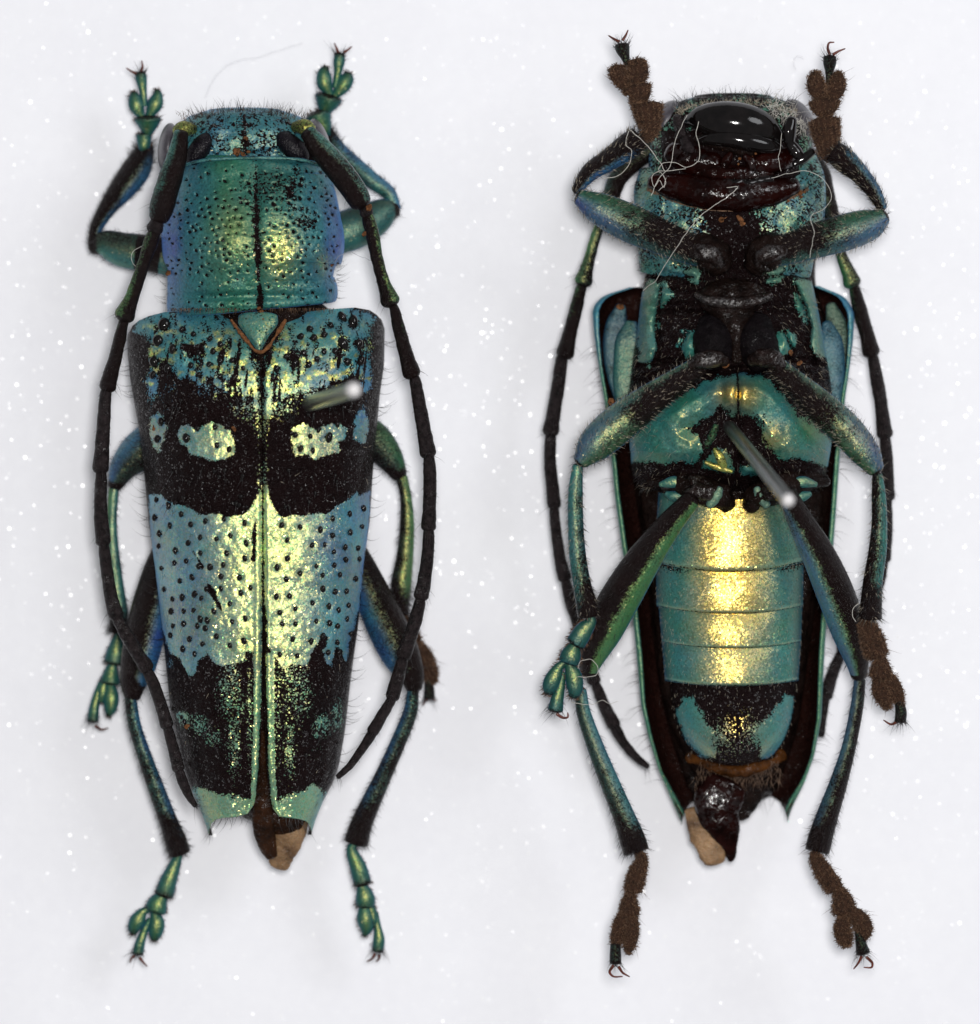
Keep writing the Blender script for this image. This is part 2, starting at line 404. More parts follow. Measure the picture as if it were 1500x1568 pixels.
# ------------------------------------------------------------------ hairs
def hair_mesh(specs, seg=4):
    """specs: list of (p0, d, length, radius, bend vec) in pixel space"""
    n = len(specs)
    P0 = np.array([s[0] for s in specs]); D = np.array([s[1] for s in specs]); D /= np.linalg.norm(D, axis=1)[:, None]+1e-9
    L = np.array([s[2] for s in specs]); R = np.array([s[3] for s in specs]); B = np.array([s[4] for s in specs])
    t = np.linspace(0, 1, seg+1)
    A = np.cross(D, [0.3, 0.2, 0.93]); A /= np.linalg.norm(A, axis=1)[:, None]+1e-9
    C = np.cross(D, A)
    V = np.zeros((n, seg+1, 3, 3))
    for i, tt in enumerate(t):
        c = P0+D*(L*tt)[:, None]+B*(tt*tt)*L[:, None]
        r = R*(1-tt*0.85)
        for j in range(3):
            a = j*2.094
            V[:, i, j] = c+(A*math.cos(a)+C*math.sin(a))*r[:, None]
    idx = np.arange(n*(seg+1)*3).reshape(n, seg+1, 3)
    a = idx[:, :-1]; b = idx[:, 1:]
    F = np.stack([a, np.roll(a, -1, 2), np.roll(b, -1, 2), b], -1).reshape(-1, 4)
    return V.reshape(-1, 3), F

def fuzz(V, info, n, length, r, slant=0.8, zmin=-2, bend=0.2, sel=None, sd=0.25, pos=0.6):
    m = len(V); pool = np.arange(m) if sel is None else np.where(sel)[0]
    pool = pool[info['N'][pool][:, 2] > zmin]
    if len(pool) == 0: return []
    out = []
    for i in rng.choice(pool, n):
        N = info['N'][i]; T = info['T'][i]
        d = N+T*slant+rng.normal(0, sd, 3)
        out.append((V[i]+rng.normal(0, 1.0, 3)*pos-N*0.5*max(1, pos), d, length*rng.uniform(0.5, 1.25), r*rng.uniform(0.7, 1.2), T*bend+rng.normal(0, 0.1, 3)))
    return out

# ------------------------------------------------------------------ colours
TEAL = np.array(srgb(34, 100, 106)); BLUE = np.array(srgb(38, 88, 132)); GREEN = np.array(srgb(32, 92, 60)); VIOLET = np.array(srgb(62, 80, 168))
SKY = np.array(srgb(60, 128, 168)); DEEP = np.array(srgb(14, 42, 48)); PALE = np.array(srgb(110, 150, 135)); OLIVE = np.array(srgb(90, 105, 50))
def lerp(a, b, t): t = np.clip(np.asarray(t), 0, 1)[:, None]; return a*(1-t)+b*t

def part_loft(name, st, mat, parent, shade=None, nseg=18, step=4.0, p=2.0, cap=(0.6, 0.6), rough=0.0):
    V, F, info = loft(st, nseg, step, p, cap)
    if rough: V = V+info['N']*((fbm(V[:, 0]+V[:, 2], V[:, 1], 9, 3)-0.5)*2*rough)[:, None]
    attrs = None
    if shade is not None:
        cov, tint, gold = shade(V, info)
        attrs = dict(cov=np.clip(cov, 0, 1.2)*np.ones(len(V)), tint=tint*np.ones((len(V), 1)), gold=gold*np.ones(len(V)))
    o = mesh(name, V, F, mat, parent, attrs)
    return o, V, info

def st_path(pts, z, hr=0.8):
    """pts (x,y,w) list, z scalar or (z0,z1) or list ; height = hr*w"""
    n = len(pts)
    zz = z if isinstance(z, (list, tuple)) and len(z) == n else (np.linspace(z[0], z[1], n) if isinstance(z, (list, tuple)) else [z]*n)
    return [(a, b, c_, w_, w_*hr) for (a, b, w_), c_ in zip(pts, zz)]

# shading presets for limbs
def shade_limb(base, edge, cov0=0.75, cov1=0.75, edge_side=1, bare_top=0.0, gold=1.0, bands=None, seed=0):
    """edge_side: which side of the ring (cos(ang) sign) carries the edge colour; bare_top thins scales on the opposite side"""
    def f(V, i):
        c = np.cos(i['ang'])*edge_side
        tint = lerp(base, edge, np.clip(c*1.6, 0, 1)*0.9)
        n = fbm(V[:, 0], V[:, 1], 22, seed)
        cov = cov0+(cov1-cov0)*i['t']+(n-0.5)*0.45
        cov = cov-bare_top*np.clip(0.55-c, 0, 1)
        if bands:
            for (a, b) in bands: cov = np.where((i['t'] > a) & (i['t'] < b), 0.08, cov)
        cov = np.where((i['t'] > 0.95) | (i['t'] < 0.03), 0.05, cov)
        return cov, tint, gold
    return f

def claws(parent, curves, z, r=2.6):
    for c in curves:
        pts = [(x, y, r*(1-0.6*k_/(len(c)-1))) for k_, (x, y) in enumerate(c)]
        part_loft('claw', st_path(pts, (z+2, z-3), 1.0), M['claw'], parent, nseg=8, step=2, cap=(0.3, 1.2))

def tarsus(parent, segs, claw_curves, z, ventral, seed=0, start=None):
    """segs: list of list-of-paths; segment with several paths is lobed"""
    n = len(segs); hs = []
    z0, z1 = z
    for i, paths in enumerate(segs):
        za = z0+(z1-z0)*i/n; zb = z0+(z1-z0)*(i+1)/n
        last = i == n-1
        prev = start if i == 0 else (np.mean([q[-1][0] for q in segs[i-1]]), np.mean([q[-1][1] for q in segs[i-1]])) if not last else None
        if prev is not None and i < 3:
            np_ = []
            for q in paths:
                dx, dy = q[0][0]-prev[0], q[0][1]-prev[1]; dd = math.hypot(dx, dy)+1e-6
                f0 = 0.0 if i == 0 else -min(0.5, 3/dd)
                np_.append([(prev[0]+dx*f0, prev[1]+dy*f0, 5.0)]+([q[0]] if dd > 5 else [(q[0][0], q[0][1], max(q[0][2]*0.8, 5))])+list(q[1:]))
            paths = [p_ if math.hypot(p_[0][0]-p_[1][0], p_[0][1]-p_[1][1]) > 2.5 else p_[1:] for p_ in np_]
        parts = []; infos = []
        for pth in paths:
            V, F, info = loft(st_path(pth, (za, zb), (0.45 if ventral == 'pad' else 0.75) if not last else 0.8), 16, 2.0, 2.1, (0.3, 0.35))
            parts.append((V, F)); infos.append((V, info))
        V, F = merge(parts)
        N = np.concatenate([q[1]['N'] for q in infos]); T = np.concatenate([q[1]['T'] for q in infos])
        t = np.concatenate([q[1]['t'] for q in infos]); ang = np.concatenate([q[1]['ang'] for q in infos])
        if ventral == 'pad' and not last:
            o = mesh('tarsal_segment', V, F, M['pad'], parent)
            area = sum(np.linalg.norm(np.diff(np.array(p_)[:, :2], axis=0), axis=1).sum()*np.mean([q[2] for q in p_]) for p_ in paths)
            specs = fuzz(V, dict(N=N, T=T), int(area*1.3)+60, 4.2, 0.7, 0.3, -0.25, 0.0, t > 0.12, 0.5, 1.2)
            specs += fuzz(V, dict(N=N, T=T), 14, 15, 0.45, 0.9, -0.4, 0.2)
            hv, hf = hair_mesh(specs, 2); hp = mesh('pad_hair', hv, hf, M['pad_hair'], parent, kind='stuff')
        else:
            g_ = 1.3
            c = np.cos(ang)
            tint = lerp(lerp(GREEN*.6, TEAL*.6, np.abs(c)), np.array([.02, .012, .008]), (np.abs(t-0.45)-0.3)*4)
            if ventral == 'mixed': tint = lerp(GREEN*.45, TEAL*.5, t)
            cov = 0.95-0.9*np.clip((t-0.78)*5, 0, 1)+(fbm(V[:, 0], V[:, 1], 9, seed)-0.5)*0.4
            if ventral == 'pad': cov = cov*0.3; tint = tint*.5
            o = mesh('tarsal_segment', V, F, M['limb'], parent, dict(cov=cov, tint=tint, gold=(0.35 if ventral == 'pad' else 1.25)*np.exp(-(c/0.45)**2)*np.exp(-((t-0.5)/0.22)**2)))
            hs += fuzz(V, dict(N=N, T=T), 30, 7, 0.5, 0.9, -0.5, 0.0, sel=t > 0.7)
            if not last and ventral in ('mixed', 'dorsal'):
                specs = fuzz(V, dict(N=N, T=T), 260 if ventral == 'mixed' else 150, 6 if ventral == 'mixed' else 4, 0.8, 0.7, -0.9, 0.0, sel=N[:, 2] < (0.35 if ventral == 'mixed' else 0.1))
                hv, hf = hair_mesh(specs, 2); mesh('pad_hair', hv, hf, M['pad_hair'], parent, kind='stuff')
        if last: hs += fuzz(V, dict(N=N, T=T), 14, 17, 0.4, 0.9, -0.5, 0.3, sel=t > 0.8)
    claws(parent, claw_curves, z1)
    if hs:
        hv, hf = hair_mesh(hs, 3); mesh('setae', hv, hf, M['hair'], parent, kind='stuff')

def leg(body, label, femur, fz, tibia, tz, tars, tarz, clw, fshade, tshade, ventral, hairs=0, fhr=0.85, fmat=None, pos=None):
    o = empty('leg', None, body)
    if label: o['label'] = label
    f0, t0 = fshade, tshade
    knee = ventral != 'pad' and body is D or body is D
    def fshade(V, i):
        c, t_, g_ = f0(V, i)
        return (c-0.9*np.clip((i['t']-0.86)/0.07, 0, 1) if knee else c), t_, g_
    def tshade(V, i):
        c, t_, g_ = t0(V, i)
        return c-0.75*np.clip((i['t']-0.68)/0.30, 0, 1)**1.3, t_*(1-0.35*np.clip((i['t']-0.7)/.3, 0, 1))[:, None], g_
    _, FV, fi = part_loft('femur', st_path(femur, fz, fhr), M['limb'], o, fshade, 28, 3.0)
    _, TV, ti = part_loft('tibia', st_path(tibia, tz, 0.85), M['limb'], o, tshade, 22, 3.0, cap=(0.6, 0.15))
    tarsus(o, tars, clw, tarz, ventral, start=tibia[-1][:2])
    specs = fuzz(TV, ti, 260, 9, 0.45, 1.1, -0.6, 0.0)+fuzz(TV, ti, 90, 12, 0.5, 0.8, -0.6, 0.0, sel=ti['t'] > 0.75)
    specs += fuzz(FV, fi, 160, 8, 0.4, 1.1, -0.6)
    if hairs: specs += fuzz(FV, fi, hairs, 11, 0.45, -0.9, -0.1)
    hv, hf = hair_mesh(specs, 3); mesh('setae', hv, hf, M['hair'], o, kind='stuff')
    if hairs:
        specs = fuzz(FV, fi, hairs, 10, 0.5, -0.9, 0.0)+fuzz(TV, ti, 120, 9, 0.5, 1.0, -0.2, 0.0)
        hv, hf = hair_mesh(specs, 3); mesh('pale_setae', hv, hf, M['hair_pale'], o, kind='stuff')
    return o

def antenna(body, label, segs, z, names=('scape', 'pedicel'), scape_shade=None):
    o = empty('antenna', None, body)
    if label: o['label'] = label
    n = len(segs); hs = []
    for i, pth in enumerate(segs):
        if i: e0 = segs[i-1][-1]; pth = [((e0[0]*.75+pth[0][0]*.25), (e0[1]*.75+pth[0][1]*.25), 6.0)]+list(pth)
        nm = names[i] if i < len(names) else 'antenna_segment'
        za = z[0]+(z[1]-z[0])*i/n; zb = z[0]+(z[1]-z[0])*(i+1)/n
        sh = scape_shade(i) if scape_shade else None
        pth = [(a_, b_, w_*(1.08 if j_ == len(pth)-1 else 0.94)) for j_, (a_, b_, w_) in enumerate(pth)]
        ob, V, info = part_loft(nm, st_path(pth, (za, zb), 0.85), M['limb'] if sh else M['antenna'], o, sh, 18, 3.0, cap=(0.5, 0.75), rough=0.8)
        hs += fuzz(V, info, 40, 5, 0.35, 1.2, -0.8, 0.0)+fuzz(V, info, 5, 18, 0.35, 0.5, -0.6, 0.3, sel=info['t'] > 0.8)
    hv, hf = hair_mesh(hs, 3); mesh('setae', hv, hf, M['hair'], o, kind='stuff')
    return o

exec_parts = True
# =================================================================== DORSAL BEETLE
D = empty('beetle', (400, 700, 0))
tag(D, 'blue-green longhorn beetle seen from above, black banded wing cases with gold spots', 'beetle')

# ---- body under the wing cases
part_loft('abdomen', [(398, 470, 135, 95, 80), (400, 520, 140, 150, 85), (400, 650, 145, 150, 90), (400, 850, 140, 135, 85), (400, 1050, 130, 110, 75), (402, 1180, 125, 75, 55), (404, 1235, 125, 42, 35)],
          M['dark'], D, nseg=40, step=12)
part_loft('wing_fold', [(402, 1120, 205, 6, 5), (402, 1170, 190, 9, 6), (402, 1220, 172, 13, 8), (403, 1262, 150, 17, 9), (409, 1292, 132, 14, 7), (416, 1312, 122, 9, 5)],
          M['brown'], D, nseg=18, step=4, cap=(0.5, 0.3), rough=1.2)
part_loft('terminal_membrane', [(442, 1240, 135, 30, 14), (441, 1264, 130, 31, 13), (438, 1286, 122, 25, 11), (432, 1308, 115, 20, 9), (427, 1324, 110, 15, 6)],
          M['tan'], D, nseg=22, step=3, cap=(0.5, 0.5), rough=3.0, p=2.3)
part_loft('terminal_plate', [(436, 1230, 150, 40, 10), (437, 1252, 145, 34, 8), (440, 1270, 138, 24, 5)], M['brown'], D, nseg=18, step=4, cap=(0.4, 0.3), rough=1.4)

# ---- elytra
ely_z = [(470, 196), (490, 214), (510, 232), (540, 250), (580, 262), (640, 268), (800, 268), (950, 262), (1080, 248), (1180, 226), (1240, 206), (1290, 192)]
def elytron(sgn, xin_t, xout_t, y0_t, y1_t, polys, holes, specks, grans, label):
    nu, nt = 130, 400
    s = np.linspace(0, 1, nu); u = 1-(1-s)**1.35
    t = np.linspace(0, 1, nt)
    uu, tt = np.meshgrid(u, t)
    y0 = np.interp(uu, [a for a, b in y0_t], [b for a, b in y0_t]); y1 = np.interp(uu, [a for a, b in y1_t], [b for a, b in y1_t])
    y = y0+(y1-y0)*tt
    xi = smooth_interp(xin_t, y)[0]; xo = smooth_interp(xout_t, y)[0]
    x = xi+(xo-xi)*uu
    def zf(x, y, u):
        zt = smooth_interp(ely_z, y)[0]
        hd = np.interp(y, [480, 560, 900, 1150, 1280], [105, 130, 130, 105, 70])
        z = zt-hd*(1-(1-np.clip(u, 0, 1)**2.5)**0.58)
        # shoulder hump, sutural ridge, uneven surface
        z += 7*np.exp(-((u-0.72)/0.16)**2-((y-520)/28)**2)
        d = np.abs(x-np.interp(y, [a for a, b in xin_t], [b for a, b in xin_t]))
        z += 2.3*np.exp(-((d-8)/4.5)**2)*np.clip((y-740)/200, 0, 1)-4.5*np.exp(-(d/3.0)**2)
        z += (fbm(x, y, 26, 4)-0.5)*4+(vnoise(x, y, 7, 6)-0.5)*1.3
        return z
    z = zf(x, y, uu)
    for gx_, gy_, r in grans: z -= r*0.55*np.exp(-((x-gx_)**2+(y-gy_)**2)/(1.5*r)**2)
    # skirt (turned under side margin)
    k_ = 5; sk = np.linspace(0.2, 1, k_)
    xs = np.repeat(x[:, -1:], k_, 1)-sgn*(-1)*0-sgn*sk*sk*6; ys = np.repeat(y[:, -1:], k_, 1); zs = z[:, -1:]-sk*22
    X = np.hstack([x, xs]); Y = np.hstack([y, ys]); Zz = np.hstack([z, zs])
    n2 = nu+k_
    # end face
    Xe, Ye, Ze = X[-1:], Y[-1:]-3, Zz[-1:]-9
    X = np.vstack([X, Xe]); Y = np.vstack([Y, Ye]); Zz = np.vstack([Zz, Ze])
    wob = (fbm(X, Y, 10, 2)-0.5)*13
    cov = np.zeros(X.shape)
    for poly, wd in polys:
        cov = np.maximum(cov, np.clip(0.5+(sdf(poly, X, Y)+wob*min(1, max(0.2, wd/3-0.3)))/(2*wd), 0, 1))
    for poly in holes: cov *= np.clip(0.5-(sdf(poly, X, Y)+wob*0.5)/3.0, 0, 1)
    for (cx, cy, rx, ry, a) in specks:
        cov = np.maximum(cov, a*np.exp(-((X-cx)/rx)**2-((Y-cy)/ry)**2))
    gold = np.clip(1.2-0.8*np.abs(X-402)/150, 0.2, 1)*np.interp(Y, [480, 560, 620, 650, 1000, 1050], [.3, .35, .5, 1.0, 1.0, .7])+0.25*((Y > 640) & (Y < 700))  # gold gloss strongest along the middle: flash highlight weighted in by position
    for gx_, gy_, r in grans: cov *= 1-np.exp(-(((X-gx_)**2+(Y-gy_)**2)/(r*1.0)**2)**2)
    gold = gold*(0.75+0.5*fbm(X, Y, 30, 2))+1.6*np.clip(fbm(X, Y, 9, 12)*5-2.8, 0, 1)*np.clip((640-Y)/30, 0, 1)*np.clip((Y-490)/30, 0, 1)
    up_ = np.clip((615-Y)/20, 0, 1); cov = cov*(1-up_*0.75*np.clip(fbm(X*1.6, Y*0.6, 12, 6)*3.2-1.55, 0, 1))*(1-np.clip((Y-505)/40, 0, 1)*np.clip((625-Y)/15, 0, 1)*np.clip(fbm(X*2.2+Y*.25, Y*0.35, 11, 15)*5-2.55, 0, .9))
    cov[:, nu:] = 0; cov[-1] = 0
    tint = lerp(SKY, BLUE, np.clip(fbm(X, Y, 60, 8)*1.4-0.2, 0, 1).ravel())
    tint = lerp(tint, np.array(srgb(60, 130, 120)), np.clip((Y-1020)/40, 0, 1).ravel()*0.7)
    tint = lerp(tint, np.array(srgb(88, 138, 112)), np.clip(1-np.abs(X-401)/105, 0, 1).ravel()*0.55)  # greenish gold of the lit middle put into the scale colour
    tint = lerp(tint, TEAL*1.0, np.clip((600-Y)/60, 0, 1).ravel()*0.8)
    tint = lerp(tint, VIOLET, np.clip((500-Y)/30, 0, 1).ravel()*0.2)
    V = np.stack([X, Y, Zz], -1).reshape(-1, 3)
    m = X.shape[0]
    idx = np.arange(m*n2).reshape(m, n2)
    F = np.stack([idx[:-1, :-1], idx[:-1, 1:], idx[1:, 1:], idx[1:, :-1]], -1).reshape(-1, 4)
    if sgn > 0: F = F[:, ::-1]
    o = mesh('elytron', V, F, M['elytra'], D, dict(cov=cov.ravel(), tint=tint, gold=gold.ravel()))
    if label: o['label'] = label
    def zat(px, py):
        a = np.interp(py, [q for q, r in xin_t], [r for q, r in xin_t]); b = np.interp(py, [q for q, r in xout_t], [r for q, r in xout_t])
        return float(zf(np.array([px]), np.array([py]), np.array([(px-a)/(b-a)]))[0])
    parts = []
    for gx_, gy_, r in grans:
        parts.append(ellipsoid((gx_, gy_, zat(gx_, gy_)-r*0.5), (r*rng.uniform(.85, 1.12), r*rng.uniform(1.1, 1.5), r*0.85), 14, 8, rng.uniform(-.5, .5)))
    V2, F2 = merge(parts); mesh('puncture_granules', V2, F2, M['gloss'], o, kind='stuff')
    # setae: side margin, surface, rear margin
    sp = []
    for i in range(60):
        yy = rng.uniform(520, 1180); j = int(np.clip(np.interp(yy, Y[:-1, nu-1], np.arange(m-1)), 0, m-2))
        sp.append(((X[j, nu-1], Y[j, nu-1], Zz[j, nu-1]), (sgn*1.0, rng.uniform(-0.2, 0.9), 0.3), rng.uniform(16, 34), 0.5, (sgn*0.0, -0.55, 0.1)))
    for i in range(18):
        j = rng.integers(5, nu-6); sp.append(((X[-2, j], Y[-2, j], Zz[-2, j]), (rng.normal(0, .25), 1, 0.1), rng.uniform(14, 30), 0.4, (sgn*0.3, 0, 0.0)))
    for gx_, gy_, r in grans:
        if rng.random() < 0.75: sp.append(((gx_, gy_, zat(gx_, gy_)), (rng.normal(0, .4)+sgn*0.2, 1.0, 0.35), rng.uniform(9, 22), 0.5, (0, 0.2, -0.3)))
    for i in range(120):
        jj = rng.integers(40, m-20); ii = rng.integers(3, nu-8)
        sp.append(((X[jj, ii], Y[jj, ii], Zz[jj, ii]), (rng.normal(0, .5), 1.0, 0.5), rng.uniform(5, 12), 0.4, (0, 0.2, -0.3)))
    hv, hf = hair_mesh(sp, 4); mesh('setae', hv, hf, M['hair'], o, kind='stuff')
    sp = []
    for i in range(26):
        jj = rng.integers(30, m-30); ii = rng.integers(8, nu-4)
        sp.append(((X[jj, ii], Y[jj, ii], Zz[jj, ii]), (rng.normal(0, .8), rng.normal(0.2, .6), 0.5), rng.uniform(5, 12), 0.45, (0, 0.1, -0.3)))
    hv, hf = hair_mesh(sp, 4); mesh('pale_setae', hv, hf, M['hair_pale'], o, kind='stuff')
    return o, zat

z2 = lambda p: Z(100, 440, p); z3 = lambda p: Z(100, 740, p); z4 = lambda p: Z(100, 1040, p)
L_in = [(470, 354), (490, 357), (500, 366), (520, 381), (538, 393), (560, 399), (700, 401), (900, 402), (1040, 400.5), (1100, 400), (1160, 398.5), (1200, 395), (1228, 390), (1250, 384), (1280, 380)]
R_in = [(470, 440), (490, 434), (500, 428), (520, 416), (538, 406), (560, 401.5), (700, 402.5), (900, 403.5), (1040, 404), (1100, 405), (1160, 407), (1200, 410), (1240, 417), (1253, 424), (1280, 428)]
L_out = [(470, 196), (505, 196), (540, 195), (580, 199), (616, 205), (660, 213), (720, 220), (800, 227), (860, 236), (960, 248), (1040, 256), (1080, 260), (1120, 267), (1160, 277), (1200, 289), (1228, 301), (1252, 311), (1275, 319), (1290, 321)]
R_out = [(470, 588), (496, 589), (560, 588), (600, 582), (664, 576), (720, 571), (800, 566), (860, 557), (960, 548), (1040, 537), (1120, 528), (1172, 519), (1196, 511), (1228, 494), (1252, 484), (1275, 477), (1290, 475)]
Ly0 = [(0, 488), (0.15, 480), (0.4, 477), (0.65, 478), (0.8, 484), (0.9, 491), (0.96, 499), (1, 512)]
Ry0 = [(0, 488), (0.15, 479), (0.4, 474), (0.7, 471), (0.85, 475), (0.92, 482), (0.97, 490), (1, 504)]
Ly1 = [(0, 1232), (0.08, 1246), (0.3, 1251), (0.55, 1252), (0.75, 1255), (0.86, 1261), (0.94, 1269), (1, 1279)]
Ry1 = [(0, 1236), (0.08, 1250), (0.3, 1252), (0.55, 1254), (0.75, 1257), (0.86, 1262), (0.94, 1269), (1, 1278)]
# scale-covered areas
LA = [(206, 508), (213, 494), (240, 474), (360, 474), (372, 510), (390, 545), (396, 570), (396, 640), (388, 622), (374, 612), (355, 603), (330, 592), (300, 588), (278, 578), (262, 560), (250, 548), (240, 548), (240, 590), (243, 602), (236, 612), (227, 590), (227, 550), (231, 522), (222, 515)]
RA = [(436, 468), (530, 466), (562, 478), (576, 492), (569, 512), (567, 560), (566, 602), (556, 600), (548, 574), (530, 574), (514, 584), (498, 594), (478, 599), (455, 602), (440, 607), (425, 617), (414, 638), (406, 640), (405, 560), (418, 530), (432, 495)]
Lsp = z2([(430, 570), (440, 535), (470, 525), (490, 540), (520, 535), (560, 515), (600, 530), (630, 550), (645, 590), (645, 640), (610, 655), (560, 668), (520, 645), (480, 640), (465, 610), (440, 600)])
Rsp = z2([(865, 590), (870, 545), (910, 520), (950, 540), (1000, 530), (1045, 520), (1080, 545), (1070, 580), (1040, 590), (1055, 625), (1000, 640), (960, 658), (920, 640), (880, 645)])
Llat = z2([(330, 490), (350, 480), (375, 500), (385, 540), (375, 580), (355, 630), (335, 610), (320, 570)])
Rlat = z2([(1115, 480), (1105, 530), (1098, 580), (1120, 595), (1150, 590), (1160, 540), (1155, 500), (1140, 470)])
LC = z3([(318, 45), (350, 38), (400, 70), (470, 90), (510, 122), (560, 118), (620, 128), (680, 120), (705, 100), (722, 70), (738, 40), (752, 30), (752, 660), (735, 660), (715, 640), (690, 640), (680, 680), (640, 690), (600, 700), (560, 680), (545, 655), (510, 680), (490, 735), (470, 740), (455, 700), (440, 670), (400, 650), (385, 600), (358, 500), (338, 300), (322, 130)])
RC = z3([(758, 20), (770, 10), (782, 50), (800, 100), (830, 130), (900, 125), (960, 118), (1000, 120), (1040, 90), (1060, 80), (1105, 40), (1115, 30), (1125, 50), (1168, 30), (1165, 130), (1145, 300), (1125, 480), (1095, 570), (1090, 600), (1075, 680), (1060, 640), (1035, 630), (1015, 700), (1000, 690), (985, 640), (970, 600), (945, 650), (920, 700), (870, 690), (830, 710), (800, 660), (775, 620), (758, 400)])
Lst = [(388, 1000), (400, 1000), (400, 1060), (398, 1110), (395, 1170), (390, 1230), (384, 1230), (386, 1160), (388, 1100), (389, 1040)]
Rst = [(407, 1000), (420, 1000), (420, 1100), (421, 1170), (424, 1230), (416, 1232), (411, 1170), (410, 1100), (408, 1050)]
Lap = z4([(490, 410), (520, 405), (560, 435), (620, 445), (700, 460), (730, 465), (722, 530), (575, 560), (547, 600), (525, 530), (500, 460)])
Rap = z4([(792, 470), (840, 450), (880, 440), (900, 435), (950, 400), (1000, 430), (975, 500), (950, 590), (900, 560), (830, 550), (790, 520)])
def blob(cx, cy, rx, ry): return [(100+(cx+rx*math.cos(a))/2.5, 1040+(cy+ry*math.sin(a))/2.5) for a in np.linspace(0, 6.28, 9)[:-1]]
lp3 = [(348,62),(395,85),(443,118),(480,158),(535,145),(607,137),(686,152),(343,130),(400,162),(470,228),(516,207),(578,213),(631,201),(692,230),(360,192),(357,240),(421,258),(517,267),(617,268),(686,288),(553,320),(604,312),(368,325),(417,305),(462,298),(510,318),(595,357),(667,361),(485,360),(438,373),(540,405),(595,403),(378,405),(708,400),(671,420),(447,436),(495,424),(410,443),(520,440),(629,461),(568,490),(405,490),(452,490),(490,486),(516,520),(638,530),(688,518),(543,525),(412,545),(453,538),(505,546),(535,555),(578,586),(683,603),(630,621),(402,582),(475,596),(450,633),(495,654),(525,615)]
rp3 = [(828,160),(898,167),(975,178),(1022,135),(1088,117),(1140,95),(848,218),(944,237),(992,235),(1022,200),(1090,187),(1135,165),(850,288),(960,317),(1027,262),(1070,245),(1120,248),(1073,292),(1125,290),(810,322),(898,345),(984,352),(1028,313),(845,367),(1050,350),(1110,365),(985,404),(1032,415),(1075,413),(807,434),(857,432),(945,458),(880,480),(820,495),(1008,470),(1045,485),(1083,467),(830,538),(880,538),(960,528),(1010,535),(1042,546),(1078,520),(870,597),(940,605),(985,585),(1040,608),(1092,577),(820,655),(887,660),(1005,648),(1045,650)]
lp2 = [(378,145,9),(446,162,5),(490,180,4.5),(553,197,4.5),(355,205,8),(410,237,7),(593,220,4.5),(475,258,4.5),(513,252,4.5),(565,247,4.5),(638,280,4.5),(550,295,4.5),(592,282,4.5),(340,285,7.5),(335,335,6),(393,310,6),(480,300,4.5),(592,340,4),(680,310,4),(512,335,4),(366,515,5.5),(353,580,6),(463,577,6),(573,535,4.5),(505,540,4.5),(580,605,4),(627,620,4)]
rp2 = [(1060,115,7),(1100,137,9),(1015,147,5),(935,160,5),(990,182,5),(900,190,5),(950,195,5.5),(1062,215,7.5),(1122,215,7),(1032,245,5),(990,247,4.5),(912,252,4.5),(1077,285,6),(1130,282,6.5),(962,275,4.5),(845,265,4.5),(880,290,4.5),(932,297,4.5),(808,310,4),(1008,575,6.5),(968,545,4),(880,565,4.5),(937,570,4),(900,618,5),(947,625,4),(1040,525,4)]
lg = [(100+a/2.5, 740+b/2.5, rng.uniform(3.6, 4.7)) for a, b in lp3]+[(100+a/2.5, 440+b/2.5, r) for a, b, r in lp2]
rg = [(100+a/2.5, 740+b/2.5, rng.uniform(3.6, 4.7)) for a, b in rp3]+[(100+a/2.5, 440+b/2.5, r) for a, b, r in rp2]
for gl, x0, x1 in ((lg, 240, 385), (rg, 420, 545)):     # granules in the black bands
    for i in range(46):
        yy = rng.choice([rng.uniform(610, 640), rng.uniform(715, 780), rng.uniform(1030, 1190)])
        gl.append((rng.uniform(x0+(yy-600)*0.05, x1-(yy-600)*0.04), yy, rng.uniform(2.2, 3.4)))
eL, zL = elytron(-1, L_in, L_out, Ly0, Ly1,
    [(LA, 6), (Lsp, 2), (Llat, 3), (LC, 2.2), (Lst, 1.5), (Lap, 4), (blob(448, 146, 16, 12), 5), (blob(650, 235, 9, 38), 5), (blob(645, 315, 6, 18), 5)],
    [[(274, 526), (312, 525), (313, 541), (288, 543)], [(389, 790), (392, 800), (391, 860), (386, 860), (387, 820)], [(311, 880), (330, 905), (342, 938), (335, 935), (318, 905)], [(296, 845), (313, 868), (310, 872)]],
    [(352, 1030, 14, 45, .42), (360, 1080, 16, 40, .35), (396, 640, 9, 40, .34), (398, 730, 5, 40, .3), (380, 620, 25, 22, .5), (330, 600, 45, 14, .3), (257, 600, 16, 30, .25), (230, 590, 7, 30, .5), (260, 1015, 8, 10, .3), (300, 1120, 60, 60, .10), (358, 1130, 12, 60, .42), (352, 1060, 22, 50, .40), (305, 1110, 14, 18, .5), (285, 1104, 14, 12, .5), (325, 1130, 18, 16, .35), (382, 1080, 6, 120, .3)], lg, None)
